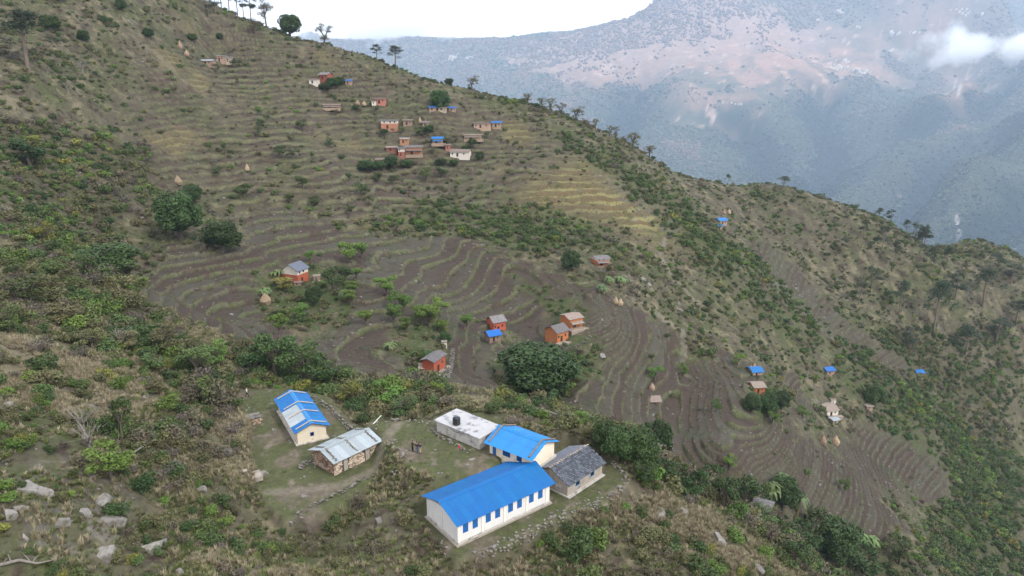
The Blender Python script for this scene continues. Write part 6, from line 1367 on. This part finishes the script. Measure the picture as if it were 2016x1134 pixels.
# ------------------------------------------------------------------ people
def skin(name, parent, verts, edges, radii, mat, root=0, sub=1):
    me = bpy.data.meshes.new(name); me.from_pydata(verts, edges, []); me.materials.append(mat)
    o = link(name, me, parent); md = o.modifiers.new('skin', 'SKIN'); md.use_smooth_shade = True
    for i, r_ in enumerate(radii):
        sv = me.skin_vertices[0].data[i]; sv.radius = (r_, r_) if not isinstance(r_, tuple) else r_; sv.use_root = (i == root)
    s = o.modifiers.new('smooth', 'SUBSURF'); s.levels = sub; s.render_levels = sub
    return o
m_skin = material('skin', (.19, .10, .065), .6, .3); m_hair = material('black_hair', (.012, .010, .009), .5, .4); m_shoe = material('dark_shoe', (.03, .028, .026), .6, .3)
def person(p, face, label, top, legs, H_=1.68, pose='phone', stride=0.0):
    k = H_ / 1.70; root = thing('person', tuple(p), face, label, 'person', 'people at the school')
    if pose == 'walk': st = .24; hands = [(-.27, -.12, .80), (.27, .20, .84)]; elb = [(-.27, -.10, 1.08), (.27, .02, 1.07)]
    else: st = 0.03; hands = [(-.09, .27, 1.13), (.10, .27, 1.12)] if pose == 'phone' else [(-.25, .03, .80), (.25, .04, .80)]; elb = [(-.25, .03, 1.10), (.25, .03, 1.10)]
    sc = lambda v: (v[0] * k, v[1] * k, v[2] * k)
    nod = .05 if pose == 'phone' else .01
    V = [(0, 0, .95), (0, .0, 1.15), (0, -.01, 1.36), (0, .0, 1.46), (0, nod * .6, 1.53), (0, nod, 1.60), (0, nod, 1.66), (0, nod + .095, 1.585)]
    Rr_ = [(.14, .10), (.125, .095), (.14, .10), .052, .062, .082, .07, .014]; E = [(0, 1), (1, 2), (2, 3), (3, 4), (4, 5), (5, 6), (5, 7)]
    def add(v, r_, par): V.append(v); Rr_.append(r_); E.append((par, len(V) - 1)); return len(V) - 1
    for s, j in ((-1, 0), (1, 1)):
        e_ = add((s * .075, nod, 1.585), .018, 5)
        sh = add((s * .19, -.01, 1.40), .058, 2); el = add(elb[j], .042, sh); wr = add(hands[j], .028, el)
        d = (Vector(hands[j]) - Vector(elb[j])).normalized(); side = d.cross(Vector((0, 1, .3))).normalized(); pm = Vector(hands[j]) + d * .06; pl = add(tuple(pm), (.034, .018), wr)
        for f, (off, L_f) in enumerate([(-.027, .062), (-.009, .078), (.009, .074), (.027, .058)]):
            a1 = pm + side * off + d * L_f * .55; a2 = a1 + d * L_f * .4 + Vector((0, .01, -.02)); i1 = add(tuple(a1), .009, pl); add(tuple(a2), .008, i1)
        th = pm - d * .03 + side * .04 * -s; i1 = add(tuple(th), .011, pl); add(tuple(th + d * .04 - side * .01 * s), .009, i1)
        hp = add((s * .09, 0, .88), .092, 0); kn = add((s * .10, st * s * .6 + .02, .48), .060, hp); an = add((s * .10, st * s * 1.2 - .02, .09), .038, kn); add((s * .11, st * s * 1.2 + .12, .035), .034, an)
    skin('body', root, [sc(v) for v in V], E, [tuple(q * k for q in r_) if isinstance(r_, tuple) else r_ * k for r_ in Rr_], m_skin)
    V2 = [(0, 0, .86), (0, 0, 1.12), (0, -.01, 1.36), (0, -.005, 1.43)]; R2 = [(.165, .125), (.15, .115), (.165, .12), .075]; E2 = [(0, 1), (1, 2), (2, 3)]
    for s, j in ((-1, 0), (1, 1)):
        V2 += [(s * .195, -.01, 1.395), elb[j], tuple(Vector(elb[j]).lerp(Vector(hands[j]), .88))]; R2 += [.075, .057, .043]; n = len(V2); E2 += [(2, n - 3), (n - 3, n - 2), (n - 2, n - 1)]
    skin('jacket' if pose != 'walk' else 'shirt', root, [sc(v) for v in V2], E2, [tuple(q * k for q in r_) if isinstance(r_, tuple) else r_ * k for r_ in R2], top)
    V3 = [(0, 0, .97)]; R3 = [(.155, .115)]; E3 = []
    for s in (-1, 1):
        V3 += [(s * .092, 0, .86), (s * .10, st * s * .6 + .02, .48), (s * .10, st * s * 1.2 - .02, .10)]; R3 += [.105, .077, .062]; n = len(V3); E3 += [(0, n - 3), (n - 3, n - 2), (n - 2, n - 1)]
    skin('trousers', root, [sc(v) for v in V3], E3, [tuple(q * k for q in r_) if isinstance(r_, tuple) else r_ * k for r_ in R3], legs)
    bm = bmesh.new(); bmesh.ops.create_icosphere(bm, subdivisions=2, radius=1.0); me = bpy.data.meshes.new('hair')
    for v in list(bm.verts):
        if v.co.z < -.25 and v.co.y > -.3 or v.co.y > .62 and v.co.z < .45: bm.verts.remove(v)
    bm.to_mesh(me); bm.free(); me.materials.append(m_hair); h = part('hair', me, root, (0, (nod - .012) * k, 1.635 * k), sc=(.088 * k, .10 * k, .098 * k))
    for s in (-1, 1):
        m_ = MB(); m_.rock((0, 0, 0), (.058, .14, .055), 5, rot=0); part('shoe', m_.mesh('shoe', m_shoe), root, (s * .105 * k, (st * s * 1.2 + .035) * k, .045 * k))
        m_ = MB(); m_.cyl((0, 0, 0), (0, .006, 0), .011, .011, 6); part('eye', m_.mesh('eye', m_hair), root, (s * .03 * k, (nod + .076) * k, 1.605 * k))
    return root
m_blackc = material('black_cloth', (.016, .015, .016), .85, .15); m_dkc = material('charcoal_cloth', (.028, .028, .028), .85, .15); m_jean = material('blue_denim', (.075, .11, .18), .85, .15); m_navy = material('navy_cloth', (.018, .032, .075), .8, .2); m_khaki = material('khaki_cloth', (.34, .26, .17), .85, .15); m_whitec = material('white_cloth', (.55, .55, .56), .85, .15)
def pp(a, b, z): q = at_z(a, b, z); return (q[0], q[1], float(ground(q[0], q[1])) - .01)
person(pp(812.5, 889.5, Z_PLAY), R(-65), 'person in a black jacket and black trousers, leftmost of the three on the playground', m_blackc, m_blackc, 1.68)
person(pp(821, 892, Z_PLAY), R(10), 'person in a charcoal jacket and blue jeans, middle of the three on the playground', m_dkc, m_jean, 1.66)
person(pp(828, 893, Z_PLAY), R(60), 'person in a navy jacket and khaki trousers, rightmost of the three on the playground', m_navy, m_khaki, 1.68)
q = hit(487, 781); w_ = person((q[0], q[1], q[2] - .01), R(-80), 'person in a white shirt and black trousers walking on the path behind the cream building', m_whitec, m_blackc, 1.68, 'walk')
# ------------------------------------------------------------------ tell look-alikes apart by what they stand beside
def view_px(o):
    a, b, d = to_px(np.array(o.matrix_world.translation if False else o.location)); return float(a), float(b)
MARKS = [('the white school', 960, 1030), ('the slate roofed building', 1125, 930), ('the pale blue classroom', 1020, 870), ('the flat roofed building', 920, 850), ('the cream building', 590, 830), ('the stone hut', 680, 895), ('the tap stand', 500, 965), ('the stone shed', 497, 825),
 ('the bleached fallen branch', 55, 1115), ('the cliff blocks', 210, 1010), ('the large angular boulder', 305, 1083), ('the flat grey boulder', 437, 884), ('the twisted leafless trees', 175, 860), ('the bright rounded tree', 222, 920), ('the walker in white', 487, 775), ('the red flag', 903, 890),
 ('the rubble patch', 580, 1010), ('the curved parapet', 1225, 945), ('the grassy spur crest', 1400, 1010), ('the weathered spur rock', 1415, 1065), ('the huge spreading tree', 1056, 740), ('the orange and white house', 598, 545), ('the two big dark trees', 395, 450), ('the ochre house', 984, 645), ('the gabled orange house', 1108, 665),
 ('the orange farmhouse', 866, 725), ('the stilt hut', 1491, 745), ('the white house', 1638, 815), ('the thatched mud hut', 1291, 790), ('the round ball tree', 1122, 515), ('the village', 815, 290), ('the highest house group', 425, 120), ('the red brick house', 637, 160), ('the slender skyline pines', 760, 110), ('the tall left pine', 56, 90), ('the far blue roofed house', 1424, 440),
 ('the umbrella shaped tree', 1543, 360), ('the lone left straw stack', 487, 330), ('the straw stack pair', 1216, 595), ('the layered edge rock', 13, 800), ('the wide flat dark tree', 210, 510), ('the yellow topped tree', 93, 465), ('the pale yellow tree', 690, 780), ('the lone scrub hut', 1635, 740), ('the farthest blue hut', 1812, 740), ('the bottom right domed tree', 1640, 1070), ('the half hidden slate roof', 1490, 1040), ('the right skyline hilltop', 1700, 430), ('the long flat mud house', 950, 255)]
def where(a, b, m):
    dx, dy = a - m[1], b - m[2]; d = math.hypot(dx, dy)
    far_ = 'just ' if d < 45 else '' if d < 110 else 'well '
    h = 'left' if dx < 0 else 'right'; v = 'above' if dy < 0 else 'below'
    if abs(dx) > 2.2 * abs(dy): w_ = far_ + h + ' of ' + m[0]
    elif abs(dy) > 2.2 * abs(dx): w_ = far_ + v + ' ' + m[0]
    else: w_ = far_ + v + ' and ' + h + ' of ' + m[0]
    return w_, d
bylab = {}
for o in COL.objects:
    if o.parent is None and 'label' in o and 'category' in o: bylab.setdefault(o['label'], []).append(o)
short = lambda s: s.split(' in the ')[0].split(' among ')[0].split(' on the ')[0].split(' around ')[0].split(' beside ')[0].split(' alone ')[0].split(' behind ')[0].split(' beyond ')[0].split(' standing ')[0].split(' scattered ')[0].split(' along ')[0].split(' below ')[0].split(' far off')[0].split(' by the ')[0].split(' with ')[0]
taken = set(bylab)
for lab, os_ in bylab.items():
    if len(os_) < 2 or 'across the valley' in lab or os_[0]['category'] == 'house': continue
    base = short(lab)
    sizes = sorted(float(max(o.scale)) if o.type == 'MESH' else max([float(max(c.scale)) for c in o.children] + [1]) for o in os_)
    for o in os_:
        a, b = view_px(o); s = float(max(o.scale)) if o.type == 'MESH' else max([float(max(c.scale)) for c in o.children] + [1])
        sw = 'large ' if s >= sizes[int(len(sizes) * .72)] and s > sizes[0] * 1.25 else 'small ' if s <= sizes[int(len(sizes) * .28)] and s * 1.25 < sizes[-1] else ''
        if base.startswith(('large', 'small', 'tall', 'slender', 'low')): sw = ''
        near_m = sorted(MARKS, key=lambda m: math.hypot(a - m[1], b - m[2]))
        cands = [base + ' ' + where(a, b, near_m[0])[0], sw + base + ' ' + where(a, b, near_m[0])[0], base + ' ' + where(a, b, near_m[1])[0], sw + base + ' ' + where(a, b, near_m[1])[0],
                 base + ' between ' + near_m[0][0] + ' and ' + near_m[1][0], sw + base + ' ' + where(a, b, near_m[2])[0]]
        for c in cands:
            if c not in taken and len(c.split()) <= 16: o['label'] = c; taken.add(c); break
        else:
            c = cands[0]
            if len(c.split()) <= 16 and False: o['label'] = c
# whatever still shares a label keeps a group that is true of just those
